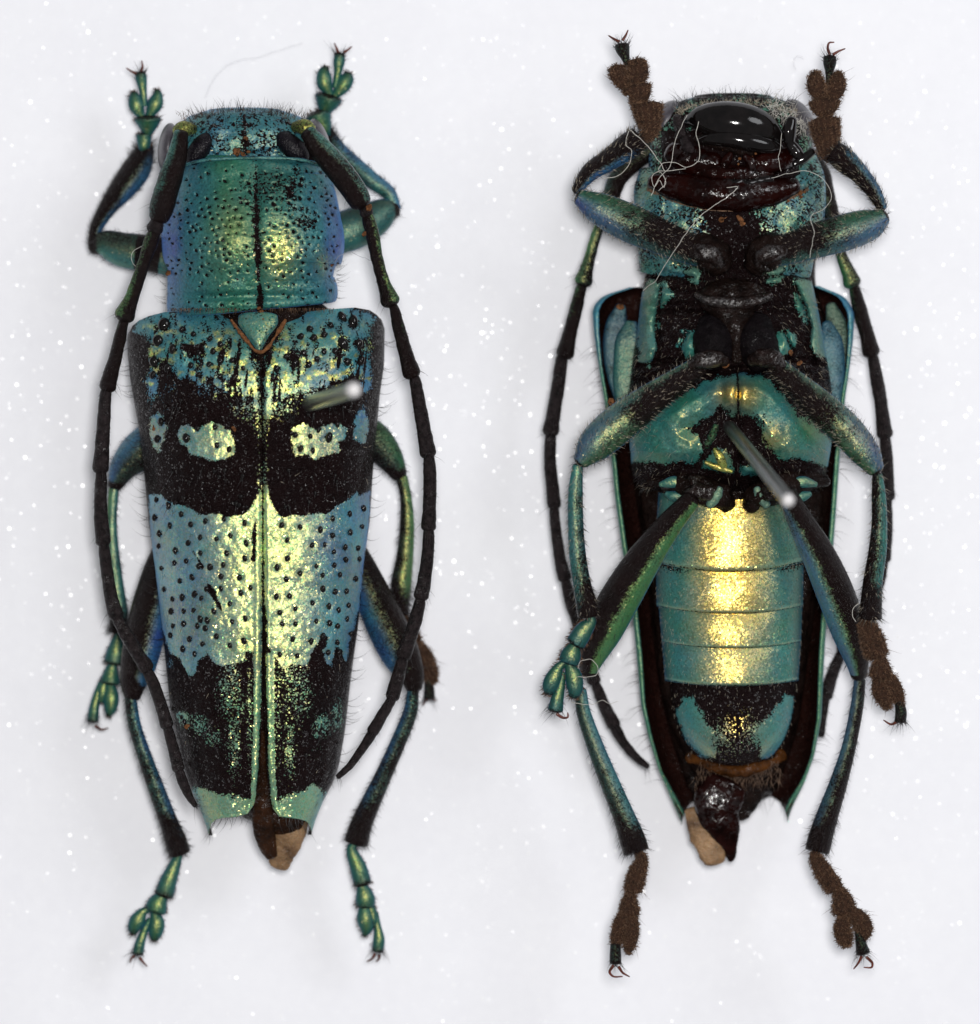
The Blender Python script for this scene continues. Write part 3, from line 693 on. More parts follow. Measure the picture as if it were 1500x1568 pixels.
eR, zR = elytron(1, R_in, R_out, Ry0, Ry1,
    [(RA, 6), (Rsp, 2), (Rlat, 3), (RC, 2.2), (Rst, 1.5), (Rap, 5), (blob(985, 160, 18, 15), 5), (blob(960, 212, 12, 8), 5), (blob(1035, 140, 8, 26), 5), (blob(855, 275, 6, 12), 4)],
    [[(490, 975), (502, 974), (500, 990), (490, 998)], [(440, 620), (455, 606), (474, 604), (480, 622), (468, 636), (448, 636)]],  # last gap: shade of the pin's entry hollow, painted as missing scales
    [(445, 1030, 20, 30, .42), (455, 1080, 25, 40, .25), (406, 640, 8, 45, .36), (405, 735, 6, 40, .38), (430, 625, 25, 18, .4), (470, 610, 40, 14, .4), (500, 600, 30, 14, .35), (556, 640, 10, 30, .3), (443, 1140, 12, 60, .36), (455, 1060, 26, 50, .34), (494, 1110, 16, 18, .45), (518, 1096, 10, 26, .45), (426, 1080, 6, 120, .3), (480, 1150, 30, 30, .10)], rg, None)

# ---- scutellum
def shade_const(cov, tint, gold=1.0, n=0.4, seed=0):
    def f(V, i): return cov+(fbm(V[:, 0], V[:, 1], 12, seed)-0.5)*n, np.asarray(tint), gold
    return f
part_loft('scutellum', [(395, 484, 236, 30, 10), (395, 496, 240, 30, 12), (395, 512, 247, 19, 11), (396, 526, 252, 10, 9), (397, 536, 254, 4, 6)], M['prono'], D, shade_const(0.85, TEAL, 1, .5), nseg=24, step=2, cap=(0.2, 0.6))
part_loft('scutellum_margin', [(354, 490, 246, 2, 2), (362, 502, 250, 2.6, 2.4), (376, 520, 256, 2.6, 2.4), (392, 538, 260, 3, 2.6), (404, 538, 260, 3, 2.6), (418, 520, 256, 2.6, 2.4), (430, 502, 250, 2.6, 2.4), (437, 490, 247, 2, 2)], M['dirt'], D, nseg=10, step=2, rough=2.6)

# ---- pronotum
pt = [(241, 287, 485, 226), (250, 279, 492, 230), (268, 268, 502, 235), (290, 262, 511, 243), (320, 256, 519, 256), (346, 249, 525, 263), (372, 246, 527, 266), (395, 248, 520, 263), (414, 256, 511, 256), (432, 256, 510, 248), (450, 254, 516, 243), (464, 256, 518, 241), (474, 262, 514, 236)]
st = []
for (y, a, b, zt) in pt:
    st.append(((a+b)/2, y, 140, (b-a)/2, zt-140, 70))
V, F, info = loft(st, 300, 1.5, 2.25, (0.03, 0.03))
# pits
top = V[:, 2] > 150
pits = []
tries = 0
while len(pits) < 300 and tries < 20000:
    tries += 1
    x, y = rng.uniform(256, 518), rng.uniform(252, 468)
    if abs(x-394) < 8: continue
    dens = 1.0 if 290 < y < 420 else 0.35
    if rng.random() > dens: continue
    if all((x-a)**2+(y-b)**2 > 64 for a, b, c in pits): pits.append((x, y, rng.uniform(1.8, 3.4)))
mid = 392+6*np.clip((V[:, 1]-330)/140, 0, 1)
dm = np.abs(V[:, 0]-mid)
cov = 0.98-0.05*vnoise(V[:, 0], V[:, 1], 6)
wmid = np.interp(V[:, 1], [240, 300, 330, 380, 430, 460, 480], [-3, -2, 2, 2, 0, 3, 1])
cov = cov*np.clip((dm-wmid+(fbm(V[:, 0], V[:, 1], 8)-0.5)*6)/5, 0.0, 1)
cov -= 0.75*np.exp(-((V[:, 0]-447)/17)**2-((V[:, 1]-290)/34)**2)*np.clip(fbm(V[:, 0], V[:, 1], 16, 2)*2.6-0.6, 0, 1.2)
cov -= 0.8*np.exp(-((V[:, 0]-468)/16)**2-((V[:, 1]-338)/14)**2)*np.clip(fbm(V[:, 0], V[:, 1], 14, 3)*2.4-0.5, 0, 1.2)
cov -= 0.35*np.exp(-((V[:, 0]-400)/45)**2-((V[:, 1]-290)/40)**2)
cov -= 0.35*np.exp(-((V[:, 1]-474)/4)**2)
dz = np.zeros(len(V))
for a, b, r in pits:
    d2 = (V[:, 0]-a)**2+(V[:, 1]-b)**2; near = (d2 < 120) & top
    e = np.exp(-d2[near]/(r*r)); dz[near] -= e*r*1.2; dz[near] += 0.28*r*np.exp(-(np.sqrt(d2[near])-r*1.7)**2/3)
    cov[near] -= 0.95*np.exp(-(((V[near, 0]-a)**2+(V[near, 1]-b-0.6)**2)/(r*0.85)**2)**2)
dz[top] += (fbm(V[top, 0], V[top, 1], 40, 5)-0.5)*7-5*np.exp(-(dm[top]/7)**2)
dz[top] += -7*np.exp(-((V[top, 1]-454)/7)**2)
V[:, 2] += dz
xr = (V[:, 0]-388)/135
tint = lerp(TEAL, GREEN, np.clip(np.exp(-((V[:, 0]-345)/45)**2)*1.1*np.clip(fbm(V[:, 0], V[:, 1], 50, 7)*1.7-0.15, 0, 1), 0, 1))
tint = lerp(tint, OLIVE, 0.7*np.exp(-((V[:, 0]-355)/26)**2-((V[:, 1]-350)/45)**2))
tint = lerp(tint, np.array(srgb(50, 105, 140)), np.clip(np.abs(xr)*1.5-0.45, 0, 1))
tint = lerp(tint, VIOLET, np.clip(np.abs(xr)*3.0-2.3, 0, 1)*np.clip(1-np.abs(V[:, 1]-370)/70, 0, 1))
tint = lerp(tint, DEEP, 0.6*np.exp(-((V[:, 0]-420)/35)**2-((V[:, 1]-280)/35)**2))
tint = tint*np.array([.74, .76, .66])
tint = lerp(tint, VIOLET*.75, 0.55*np.clip(np.abs(xr)*4-3.1, 0, 1))
gold = 0.10+2.6*np.exp(-((V[:, 0]-430)/26)**2-((V[:, 1]-388)/40)**2)+0.35*np.exp(-((V[:, 0]-350)/40)**2-((V[:, 1]-380)/50)**2)+1.5*np.exp(-((V[:, 0]-492)/10)**2-((V[:, 1]-400)/18)**2)  # uneven scale gloss; its main peak places the highlight right of the midline
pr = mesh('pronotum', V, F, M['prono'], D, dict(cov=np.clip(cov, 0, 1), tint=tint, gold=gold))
sp = fuzz(V, info, 200, 9, 0.4, 0.8, 0.2)
for s in (-1, 1):
    for i in range(16):
        yy = rng.uniform(400, 472); sp.append(((254 if s < 0 else 515, yy, 150), (s, rng.normal(0, .4), 0.2), rng.uniform(10, 24), 0.4, (0, -0.3, 0)))
hv, hf = hair_mesh(sp, 4); mesh('setae', hv, hf, M['hair'], pr, kind='stuff')
sp = []
for i in range(130):
    x = rng.uniform(262, 512); sp.append(((x, 472, 236), (rng.normal(0, .3), 1, -0.1), rng.uniform(5, 11), 0.5, (0, 0, -0.2)))
hv, hf = hair_mesh(sp, 3); mesh('fringe', hv, hf, M['pad_hair'], pr, kind='stuff')

part_loft('front_margin', [(281, 254, 208, 2.4, 3), (300, 248, 219, 2.6, 3), (330, 244, 226, 2.6, 3), (388, 242, 229, 2.6, 3), (440, 243, 226, 2.6, 3), (470, 247, 219, 2.6, 3), (490, 254, 207, 2.4, 3)], M['limb'], pr, lambda V, i: (0.62+(fbm(V[:, 0], V[:, 1], 8)-.5)*.6, np.array(srgb(52, 108, 112)), 0.3), nseg=12, step=3, rough=0.5)
# ---- head
hst = [(374, 169, 146, 56, 40, 60), (374, 176, 146, 78, 58, 70), (374, 188, 145, 98, 68, 80), (374, 203, 144, 112, 73, 80), (375, 222, 142, 118, 74, 85), (378, 240, 140, 112, 68, 80), (380, 262, 136, 104, 62, 75)]
V, F, info = loft(hst, 160, 2.0, 2.3, (0.08, 0.05))
V[:, 2] += (fbm(V[:, 0], V[:, 1], 22, 3)-0.5)*7
cov = 0.74+(fbm(V[:, 0], V[:, 1], 9, 9)-0.5)*1.0
cov = np.where(np.abs(V[:, 0]-(372+(V[:, 1]-170)*0.05)) < 1.7, 0.1, cov)
cov = np.where((V[:, 0] < 285) | (V[:, 0] > 468), cov-0.75, cov)
for i in range(90):
    a, b = rng.uniform(290, 465), rng.uniform(172, 245); cov -= 0.9*np.exp(-((V[:, 0]-a)**2+(V[:, 1]-b)**2)/5)
tint = lerp(np.array(srgb(52, 104, 138)), TEAL, fbm(V[:, 0], V[:, 1], 40, 4))
hd = mesh('head', V, F, M['prono'], D, dict(cov=np.clip(cov, 0, 1), tint=tint*np.array([.72, .74, .72]), gold=np.full(len(V), 0.22)))
for (c, r, rot) in (((306, 228, 204), (16, 29, 17), 0.62), ((447, 225, 204), (17, 32, 17), -0.85)):
    V, F = ellipsoid(c, r, 40, 24, rot); mesh('compound_eye', V, F, M['eye'], hd)
for (c, r, rot) in (((257, 226, 150), (15, 38, 38), 0.12), ((490, 214, 150), (13, 34, 36), -0.35)):
    V, F = ellipsoid(c, r, 40, 24, rot); mesh('compound_eye', V, F, M['eye_grey'], hd)
for s, (x, y) in ((-1, (281, 200)), (1, (466, 197))):
    part_loft('antenna_socket', [(x-s*14, y-2, 196, 9, 9), (x, y-2, 206, 13, 13), (x+s*8, y+3, 204, 12, 12)], M['limb'], hd, shade_const(0.45, OLIVE, 2.5), nseg=20, step=2)
sp = []
for i in range(150):
    a = rng.uniform(0.0, 1.0); x = 290+a*175; y = 170+10*(2*abs(a-0.5))**2+rng.uniform(-2, 8)
    sp.append(((x, y, rng.uniform(175, 205)), ((a-0.5)*1.0+rng.normal(0, .25), -1, 0.4), rng.uniform(8, 26), 0.45, (rng.normal(0, .25), 0, 0)))
for i in range(70):
    sp.append(((rng.uniform(300, 455), rng.uniform(175, 240), 226), (rng.normal(0, .5), -0.6, 0.9), rng.uniform(4, 10), 0.4, (0, 0, 0)))
hv, hf = hair_mesh(sp, 4); mesh('setae', hv, hf, M['hair'], hd, kind='stuff')
sp = [((rng.uniform(270, 480), rng.uniform(170, 186), 190), (rng.normal(0, .5), -1, 0.4), rng.uniform(5, 10), 0.5, (0, 0, 0)) for i in range(120)]
hv, hf = hair_mesh(sp, 3); mesh('pale_setae', hv, hf, M['pad_hair'], hd, kind='stuff')

# ---- antennae
def sc_sh(side):
    def g(i):
        if i == 0: return shade_limb(DEEP, TEAL, 0.55, 0.35, side, 0.9, 0.8)
        if i == 2: return shade_limb(GREEN, GREEN, 0.3, 0.5, side, 0.6, 1.3)
        if i == 3: return shade_limb(DEEP, GREEN, 0.3, 0.0, side, 0.5, 0.8)
        return None
    return g
antL = [[(277, 204, 12), (272, 235, 16), (263, 265, 19), (254, 295, 20), (247, 320, 20), (244, 331, 15)], [(241, 338, 10), (237, 350, 12)],
        [(237, 353, 9), (231, 370, 12), (221, 400, 10), (210, 432, 11), (200, 460, 12), (191, 482, 15)], [(189, 493, 8), (184, 515, 10), (176, 550, 11), (168, 578, 13), (165, 592, 12)],
        [(162, 601, 9), (159, 640, 11), (156, 690, 12), (154, 717, 12)], [(155, 725, 9), (154, 770, 11), (156, 810, 12), (158, 829, 11)], [(159, 837, 9), (163, 870, 10), (170, 915, 11), (177, 941, 11)],
        [(180, 948, 9), (195, 975, 11), (212, 1003, 11), (224, 1022, 11)], [(227, 1030, 9), (238, 1055, 10), (248, 1085, 10), (255, 1109, 10)], [(257, 1116, 8), (265, 1145, 9), (273, 1176, 9)], [(275, 1183, 8), (283, 1205, 8), (292, 1223, 6), (299, 1233, 3.5)]]
antR = [[(471, 203, 13), (488, 225, 19), (508, 248, 21), (528, 272, 21), (544, 295, 20), (551, 308, 16)], [(557, 318, 9), (561, 326, 10)],
        [(563, 332, 10), (570, 360, 11), (578, 400, 10), (588, 435, 11), (597, 460, 14)], [(604, 474, 8), (610, 500, 10), (622, 545, 12), (630, 571, 13)],
        [(635, 581, 9), (642, 620, 11), (650, 665, 12), (655, 693, 12)], [(657, 702, 9), (658, 740, 11), (657, 780, 11), (656, 806, 11)], [(656, 814, 9), (655, 845, 10), (650, 885, 11), (645, 912, 11)],
        [(643, 921, 9), (637, 945, 11), (628, 975, 11), (618, 1003, 11)], [(616, 1010, 9), (608, 1040, 11), (601, 1066, 10)], [(599, 1072, 8), (585, 1095, 9), (571, 1119, 9)], [(569, 1124, 8), (553, 1148, 7), (536, 1172, 6), (518, 1189, 4)]]
antenna(D, 'left feeler, crossing the tip of the wing case', antL, (222, 214), scape_shade=sc_sh(-1))
antenna(D, 'right feeler, standing clear of the wing case', antR, (226, 205), scape_shade=sc_sh(1))

# ---- legs
sF = shade_limb(DEEP, TEAL, 0.9, 0.8, 1, 0.35, 0.6, bands=[(0.35, 0.55)], seed=1)
leg(D, None, [(142, 378, 12), (160, 374, 21), (190, 383, 27), (225, 388, 28), (262, 395, 28), (300, 400, 26)][::-1], (95, 70),
    [(143, 374, 9), (147, 350, 10), (165, 318, 14), (188, 288, 20), (209, 259, 22), (220, 234, 16), (222, 218, 12)], (70, 50),
    [[[(221, 226, 9), (220, 207, 12)]], [[(224, 207, 7), (226, 194, 15), (226, 183, 21)]], [[(217, 178, 6), (209, 162, 12), (206, 148, 9), (205, 141, 4)], [(228, 178, 6), (237, 160, 12), (241, 146, 8), (240, 138, 4)]], [[(221, 162, 5), (219, 140, 6), (216, 120, 9), (215, 112, 8)]]], (70, 85),
    [[(209, 113), (202, 110), (194, 105)], [(216, 109), (218, 102), (217, 94)]], sF, shade_limb(DEEP, BLUE, 0.45, 0.75, -1, 0.7, 0.4), 'dorsal')
leg(D, None, [(490, 365, 28), (525, 356, 32), (560, 342, 30), (590, 325, 22), (604, 321, 13)], (95, 75),
    [(605, 320, 9), (595, 296, 11), (570, 277, 13), (545, 256, 14), (520, 232, 13), (505, 210, 11), (498, 196, 9)], (75, 60),
    [[[(500, 202, 8), (492, 188, 16), (487, 175, 20)]], [[(494, 174, 7), (500, 160, 17), (503, 150, 21)]], [[(505, 146, 6), (497, 128, 12), (496, 112, 10), (499, 103, 5)], [(512, 147, 6), (524, 132, 12), (531, 120, 11), (533, 112, 6)]], [[(513, 134, 5), (517, 112, 6), (519, 95, 9), (520, 83, 8)]]], (70, 85),
    [[(518, 81), (515, 74), (512, 67)], [(526, 80), (532, 77), (538, 72)]], shade_limb(TEAL*0.6, DEEP, 0.95, 0.8, 1, 0.0, 0.4), shade_limb(TEAL*0.7, BLUE, 0.9, 0.5, -1, 0.2, 0.4), 'dorsal')
leg(D, None, [(255, 655, 26), (215, 690, 30), (190, 715, 22), (176, 743, 12)], (90, 80),
    [(174, 750, 8), (171, 800, 8), (173, 850, 10), (178, 900, 12), (182, 940, 14), (179, 968, 13)], (80, 60),
    [[[(180, 972, 7), (177, 995, 13), (174, 1014, 15)]], [[(172, 1018, 9), (168, 1044, 16)]], [[(168, 1046, 8), (170, 1065, 12), (169, 1085, 10), (166, 1096, 4)], [(160, 1046, 6), (157, 1060, 8), (154, 1075, 5)]], [[(158, 1042, 6), (150, 1060, 6), (144, 1085, 8), (142, 1104, 9)]]], (60, 50),
    [[(146, 1111), (155, 1117), (165, 1115)]], shade_limb(DEEP, BLUE, 0.6, 0.8, -1, 0.3, 0.6), shade_limb(TEAL, GREEN, 0.8, 0.6, -1, 0.0, 1.0), 'dorsal')
leg(D, None, [(530, 650, 28), (570, 672, 28), (595, 700, 22), (611, 727, 13)], (90, 85),
    [(615, 732, 9), (621, 760, 9), (623, 800, 11), (620, 850, 13), (614, 895, 16), (613, 926, 14), (616, 940, 11)], (85, 60),
    [[[(618, 944, 8), (629, 968, 11), (637, 988, 10)]], [[(637, 984, 9), (648, 1005, 14), (652, 1018, 14)]], [[(650, 1010, 11), (657, 1030, 14), (661, 1044, 8)]], [[(655, 1042, 6), (657, 1055, 8), (657, 1068, 9)]]], (60, 40),
    [[(653, 1070), (647, 1079)], [(661, 1069), (667, 1073)]], shade_limb(DEEP, GREEN*0.7, 0.6, 0.6, 1, 0.3, 0.4), shade_limb(DEEP, GREEN, 0.8, 0.7, 1, 0.4, 1.4), 'pad')
leg(D, None, [(262, 830, 22), (243, 870, 22), (232, 920, 28), (222, 970, 30), (212, 1015, 28), (204, 1048, 20), (203, 1066, 13)], (100, 120),
    [(200, 1070, 9), (206, 1110, 10), (222, 1160, 11), (240, 1210, 13), (257, 1255, 14), (268, 1285, 17), (275, 1306, 17)], (120, 80),
    [[[(270, 1318, 8), (258, 1348, 13), (251, 1370, 15)]], [[(250, 1370, 10), (242, 1382, 15), (238, 1393, 17)]], [[(222, 1394, 6), (211, 1408, 12), (205, 1421, 10), (204, 1430, 5)], [(236, 1396, 7), (240, 1412, 12), (238, 1428, 11), (236, 1439, 6)]], [[(230, 1407, 5), (221, 1425, 6), (214, 1445, 8), (211, 1460, 9)]]], (85, 70),
    [[(206, 1464), (201, 1467), (199, 1473)], [(214, 1466), (219, 1473), (225, 1479)]], shade_limb(DEEP*0.6, BLUE*1.2, 0.7, 0.9, 1, 1.2, 0.4), shade_limb(TEAL*0.7, BLUE, 0.6, 0.45, 1, 0.2, 0.6), 'dorsal')
leg(D, None, [(530, 830, 22), (552, 870, 24), (572, 915, 28), (595, 965, 31), (615, 1005, 29), (630, 1035, 20), (634, 1053, 13)], (100, 120),
    [(632, 1058, 9), (628, 1090, 11), (608, 1140, 12), (588, 1185, 13), (568, 1228, 15), (553, 1262, 17), (545, 1290, 19)], (120, 80),
    [[[(538, 1300, 8), (549, 1330, 13), (555, 1353, 14)]], [[(555, 1358, 9), (559, 1375, 15), (559, 1387, 14)]], [[(558, 1388, 11), (559, 1405, 13), (561, 1420, 11), (558, 1432, 4)], [(566, 1390, 8), (570, 1405, 8), (571, 1418, 6)]], [[(574, 1397, 5), (578, 1420, 6), (580, 1438, 9), (578, 1456, 9)]]], (85, 70),
    [[(574, 1460), (569, 1468), (562, 1472)], [(580, 1462), (580, 1468), (576, 1472)]], shade_limb(DEEP*0.7, BLUE, 0.6, 0.6, -1, 0.5, 0.5), shade_limb(TEAL*0.6, BLUE, 0.5, 0.35, -1, 0.2, 0.6), 'dorsal')

# =================================================================== pins
def pin(label, p0, p1, r):
    o = empty('insect_pin', p0)
    tag(o, label, 'pin')
    a = np.array(p0, float); b = np.array(p1, float); n = 14
    d = (b-a)/np.linalg.norm(b-a); s = np.cross(d, [0, 1, 0.2]); s /= np.linalg.norm(s); q = np.cross(d, s)
    th = np.linspace(0, 2*math.pi, 32, endpoint=False)
    ring = lambda c, rr: c+np.outer(np.cos(th)*rr, s)+np.outer(np.sin(th)*rr, q)
    rows = [ring(a+(b-a)*t, r) for t in np.linspace(0, 1, n)]
    V = np.concatenate(rows); idx = np.arange(n*32).reshape(n, 32); A = idx[:-1]; B = idx[1:]
    F = np.stack([A, np.roll(A, -1, 1), np.roll(B, -1, 1), B], -1).reshape(-1, 4)
    mesh('shaft', V, F, M['steel'], o)
    rows = [ring(b, r), ring(b+d*r*0.35, r*0.95), ring(b+d*r*0.7, r*0.7), ring(b+d*r*0.9, r*0.35), ring(b+d*r*0.93, 0.1)]
    V = np.concatenate(rows); idx = np.arange(5*32).reshape(5, 32); A = idx[:-1]; B = idx[1:]
    F = np.stack([A, np.roll(A, -1, 1), np.roll(B, -1, 1), B], -1).reshape(-1, 4)
    mesh('pin_end', V, F, M['steel_end'], o)
    return o
pin('steel pin sticking out of the right wing case of the beetle seen from above', (452, 625, 140), (541, 597, 620), 12.5)
pin('steel pin sticking out of the breast of the beetle lying on its back', (1096, 628, 150), (1206, 766, 600), 10.5)

# =================================================================== VENTRAL BEETLE
B = empty('beetle', (1130, 700, 0))
tag(B, 'longhorn beetle lying on its back with gold-shining belly and brown foot pads', 'beetle')
v1 = lambda p: Z(820, 30, p); v2 = lambda p: Z(820, 360, p); v3 = lambda p: Z(820, 720, p); v4 = lambda p: Z(820, 1040, p)
# ---- elytra from inside
def elytron_under(sgn, out_t, mid_t, y0, y1, label, rimcol):
    n = 260; y = np.linspace(y0, y1, n)
    xo = smooth_interp(out_t, y)[0]; xm = smooth_interp(mid_t, y)[0]
    e = np.interp(y, [440, 470, 560, 700, 1000, 1150, 1260], [9, 10, 5, 7, 8, 5, 3])
    W_ = np.abs(xo-xm)
    rise = np.interp(y, [440, 480, 1100, 1260], [96, 112, 104, 70])
    # profile: from outer surface bottom (mid) -> outer rim -> epipleuron -> inner wall -> inner floor
    prof = []
    for f, z in ((1.0, 4), (0.75, 5), (0.5, 10), (0.3, 20), (0.15, 38), (0.06, 60), (0.015, 78)):
        prof.append((xo-sgn*W_*f, z*np.ones(n), 0))
    prof.append((xo, rise*0.9, 1)); prof.append((xo-sgn*e*0.25, rise, 1)); prof.append((xo-sgn*e*0.7, rise+2, 1)); prof.append((xo-sgn*e, rise+1, 1))
    prof.append((xo-sgn*(e+1.5), rise-3, 0))
    for f, z in ((0.0, 0.85), (0.06, 0.55), (0.16, 0.35), (0.4, 0.22), (0.7, 0.18), (1.0, 0.17)):
        prof.append((xo-sgn*(e+3+f*np.maximum(W_-e-3, 1)), z*rise, 0))
    X = np.stack([p_[0] for p_ in prof], 1); Zz = np.stack([np.broadcast_to(p_[1], (n,)) for p_ in prof], 1)
    Y = np.repeat(y[:, None], len(prof), 1)
    # concave rear edge: pull inner part of the rear edge forward
    f = np.abs(X-xo[:, None])/np.maximum(W_, 1)[:, None]
    pull = 40*np.clip(f*4.5, 0, 1)**0.5
    k_ = np.clip((Y-1180)/(y1-1180), 0, 1); Y = Y-pull*k_
    fr = 14*np.clip(1-f*3, 0, 1)*0
    cov = np.repeat(np.array([p_[2] for p_ in prof], float)[None], n, 0)*0.95
    tint = lerp(np.tile(rimcol, (n*len(prof), 1)), BLUE, np.clip((600-Y.ravel())/120, 0, 1))
    Zz = Zz+(fbm(X, Y, 30, 4)-0.5)*5
    V = np.stack([X, Y, Zz], -1).reshape(-1, 3); idx = np.arange(V.shape[0]).reshape(n, len(prof))
    F = np.stack([idx[:-1, :-1], idx[:-1, 1:], idx[1:, 1:], idx[1:, :-1]], -1).reshape(-1, 4)
    if sgn < 0: F = F[:, ::-1]
    o = mesh('elytron', V, F, M['elyt_in'], B, dict(cov=cov.ravel(), tint=tint, gold=np.full(len(V), 0.2)))
    if label: o['label'] = label
    sp = []
    for i in range(70):
        yy = rng.uniform(500, 1200); xx = float(np.interp(yy, y, xo)); sp.append(((xx, yy, 85), (sgn, rng.uniform(-0.3, .7), 0.1), rng.uniform(12, 30), 0.4, (0, 0.4, 0)))
    for i in range(16):
        f_ = rng.uniform(0.1, 0.8); xx = xo[-1]-sgn*W_[-1]*f_; sp.append(((xx, y1-38, 45), (rng.normal(0, .3), 1, 0), rng.uniform(12, 30), 0.35, (0, 0, 0)))
    hv, hf = hair_mesh(sp, 4); mesh('setae', hv, hf, M['hair'], o, kind='stuff')
M['elyt_in'] = mat_scales('wing_case_inside', cell=0.45, gold=0.25, goldr=0.4, green=0.15, jitter=0.3, bare=(0.010, 0.005, 0.004), bare_r=0.3, sheen=0.2)
VL_out = [(438, 980), (443, 952), (448, 932), (456, 918), (472, 906), (512, 909), (560, 916), (616, 925), (708, 936), (760, 941), (840, 952), (920, 966), (1000, 974), (1080, 981), (1128, 992), (1180, 1008), (1232, 1031), (1262, 1044)]
VR_out = [(436, 1244), (442, 1262), (448, 1282), (456, 1296), (480, 1308), (520, 1306), (568, 1300), (608, 1294), (692, 1286), (780, 1280), (832, 1276), (940, 1266), (1000, 1262), (1060, 1259), (1100, 1257), (1156, 1247), (1200, 1231), (1235, 1213), (1258, 1205)]
elytron_under(-1, VL_out, [(430, 1130), (1260, 1124)], 440, 1264, None, np.array(srgb(38, 76, 72)))
elytron_under(1, VR_out, [(430, 1130), (1260, 1126)], 438, 1260, None, np.array(srgb(42, 82, 76)))
# shoulder flaps (side plates seen in the shoulder hollow)
part_loft('side_plate', st_path([(950, 470, 8), (944, 498, 17), (942, 535, 19), (944, 575, 15), (948, 610, 8)], (88, 92), 0.3), M['limb'], B, shade_const(0.7, SKY*0.2, .1, .6), nseg=24, step=3, p=3.2)
part_loft('side_plate', st_path([(966, 496, 10), (964, 520, 22), (965, 555, 26), (962, 590, 24), (956, 624, 13)], (104, 108), 0.3), M['limb'], B, shade_limb(TEAL*.55, BLUE*.5, 0.75, 0.8, 1, 0, .3), nseg=24, step=3, p=2.8)
part_loft('side_plate', st_path([(1272, 468, 8), (1280, 498, 16), (1284, 535, 16), (1286, 585, 10)], (88, 92), 0.3), M['limb'], B, shade_const(0.65, PALE*0.2, .1, .6), nseg=24, step=3, p=3.2)
part_loft('side_plate', st_path([(1266, 496, 8), (1270, 522, 19), (1272, 555, 21), (1275, 590, 17), (1279, 620, 8)], (104, 108), 0.42), M['limb'], B, shade_const(0.75, SKY*0.26, .1, .6), nseg=24, step=3, p=2.8)

# ---- trunk (fills between back and belly)
part_loft('back_plate', [(1118, 330, 90, 140, 60), (1118, 430, 80, 130, 60), (1120, 520, 70, 150, 55), (1122, 700, 65, 155, 50), (1122, 860, 62, 135, 48), (1120, 1000, 58, 118, 42), (1122, 1110, 52, 100, 36), (1122, 1190, 46, 75, 26)],
          M['dark'], B, nseg=40, step=12)
part_loft('abdomen_side', [(1120, 760, 105, 140, 40), (1120, 860, 100, 128, 40), (1120, 980, 92, 116, 38), (1122, 1080, 84, 105, 34), (1124, 1150, 76, 80, 30), (1124, 1200, 70, 55, 22)],
          M['dark'], B, nseg=40, step=8, rough=3)

# ---- thorax underside
TP = [v2(p) for p in (
    [(600, 590), (640, 565), (700, 540), (730, 600), (705, 655), (650, 700), (575, 740), (625, 765), (640, 830), (600, 872), (430, 875), (350, 880), (335, 760), (300, 700), (400, 700), (520, 640)],
    [(705, 545), (760, 535), (860, 540), (920, 580), (1000, 680), (1150, 790), (1140, 890), (1060, 870), (1000, 858), (930, 850), (880, 800), (850, 745), (800, 700), (760, 690), (712, 665), (700, 600)],
    [(640, 890), (665, 850), (690, 815), (720, 822), (745, 850), (750, 915), (690, 905)], [(785, 880), (850, 890), (860, 920), (790, 920)],
    [(380, 250), (440, 175), (500, 185), (525, 225), (465, 290), (475, 340), (455, 370), (475, 440), (430, 500), (395, 480)],
    [(990, 165), (1060, 180), (1110, 260), (1115, 360), (1120, 480), (1060, 460), (1040, 400), (1050, 350), (1000, 280), (985, 220)])]
def small(cx, cy, r): return [(820+(cx+r*math.cos(a))/2.5, 360+(cy+r*1.15*math.sin(a))/2.5) for a in np.linspace(0, 6.28, 11)[:-1]]
TP += [small(585, 420, 46), small(955, 410, 44), small(605, 145, 30), small(915, 155, 34)]
tst = [(1110, 392, 130, 118, 62, 60), (1112, 420, 130, 126, 76, 60), (1114, 460, 130, 134, 84, 60), (1116, 510, 130, 142, 94, 60), (1117, 560, 130, 150, 104, 60), (1118, 610, 130, 156, 112, 60), (1118, 660, 130, 156, 112, 60), (1116, 700, 130, 152, 104, 60), (1114, 722, 130, 148, 88, 60), (1114, 736, 130, 142, 70, 60), (1114, 750, 130, 134, 40, 50)]
V, F, info = loft(tst, 320, 1.8, 2.2, (0.02, 0.02))
X, Y = V[:, 0], V[:, 1]
topm = (V[:, 2] > 130)
wob = (fbm(X, Y, 12, 3)-0.5)*14
cov = np.full(len(V), 0.06)
inside = np.full(len(V), -99.0)
for p_ in TP:
    s_ = sdf(p_, X, Y); inside = np.maximum(inside, s_); cov = np.maximum(cov, np.clip(0.5+(s_+wob)/8, 0, 1)*1.0)
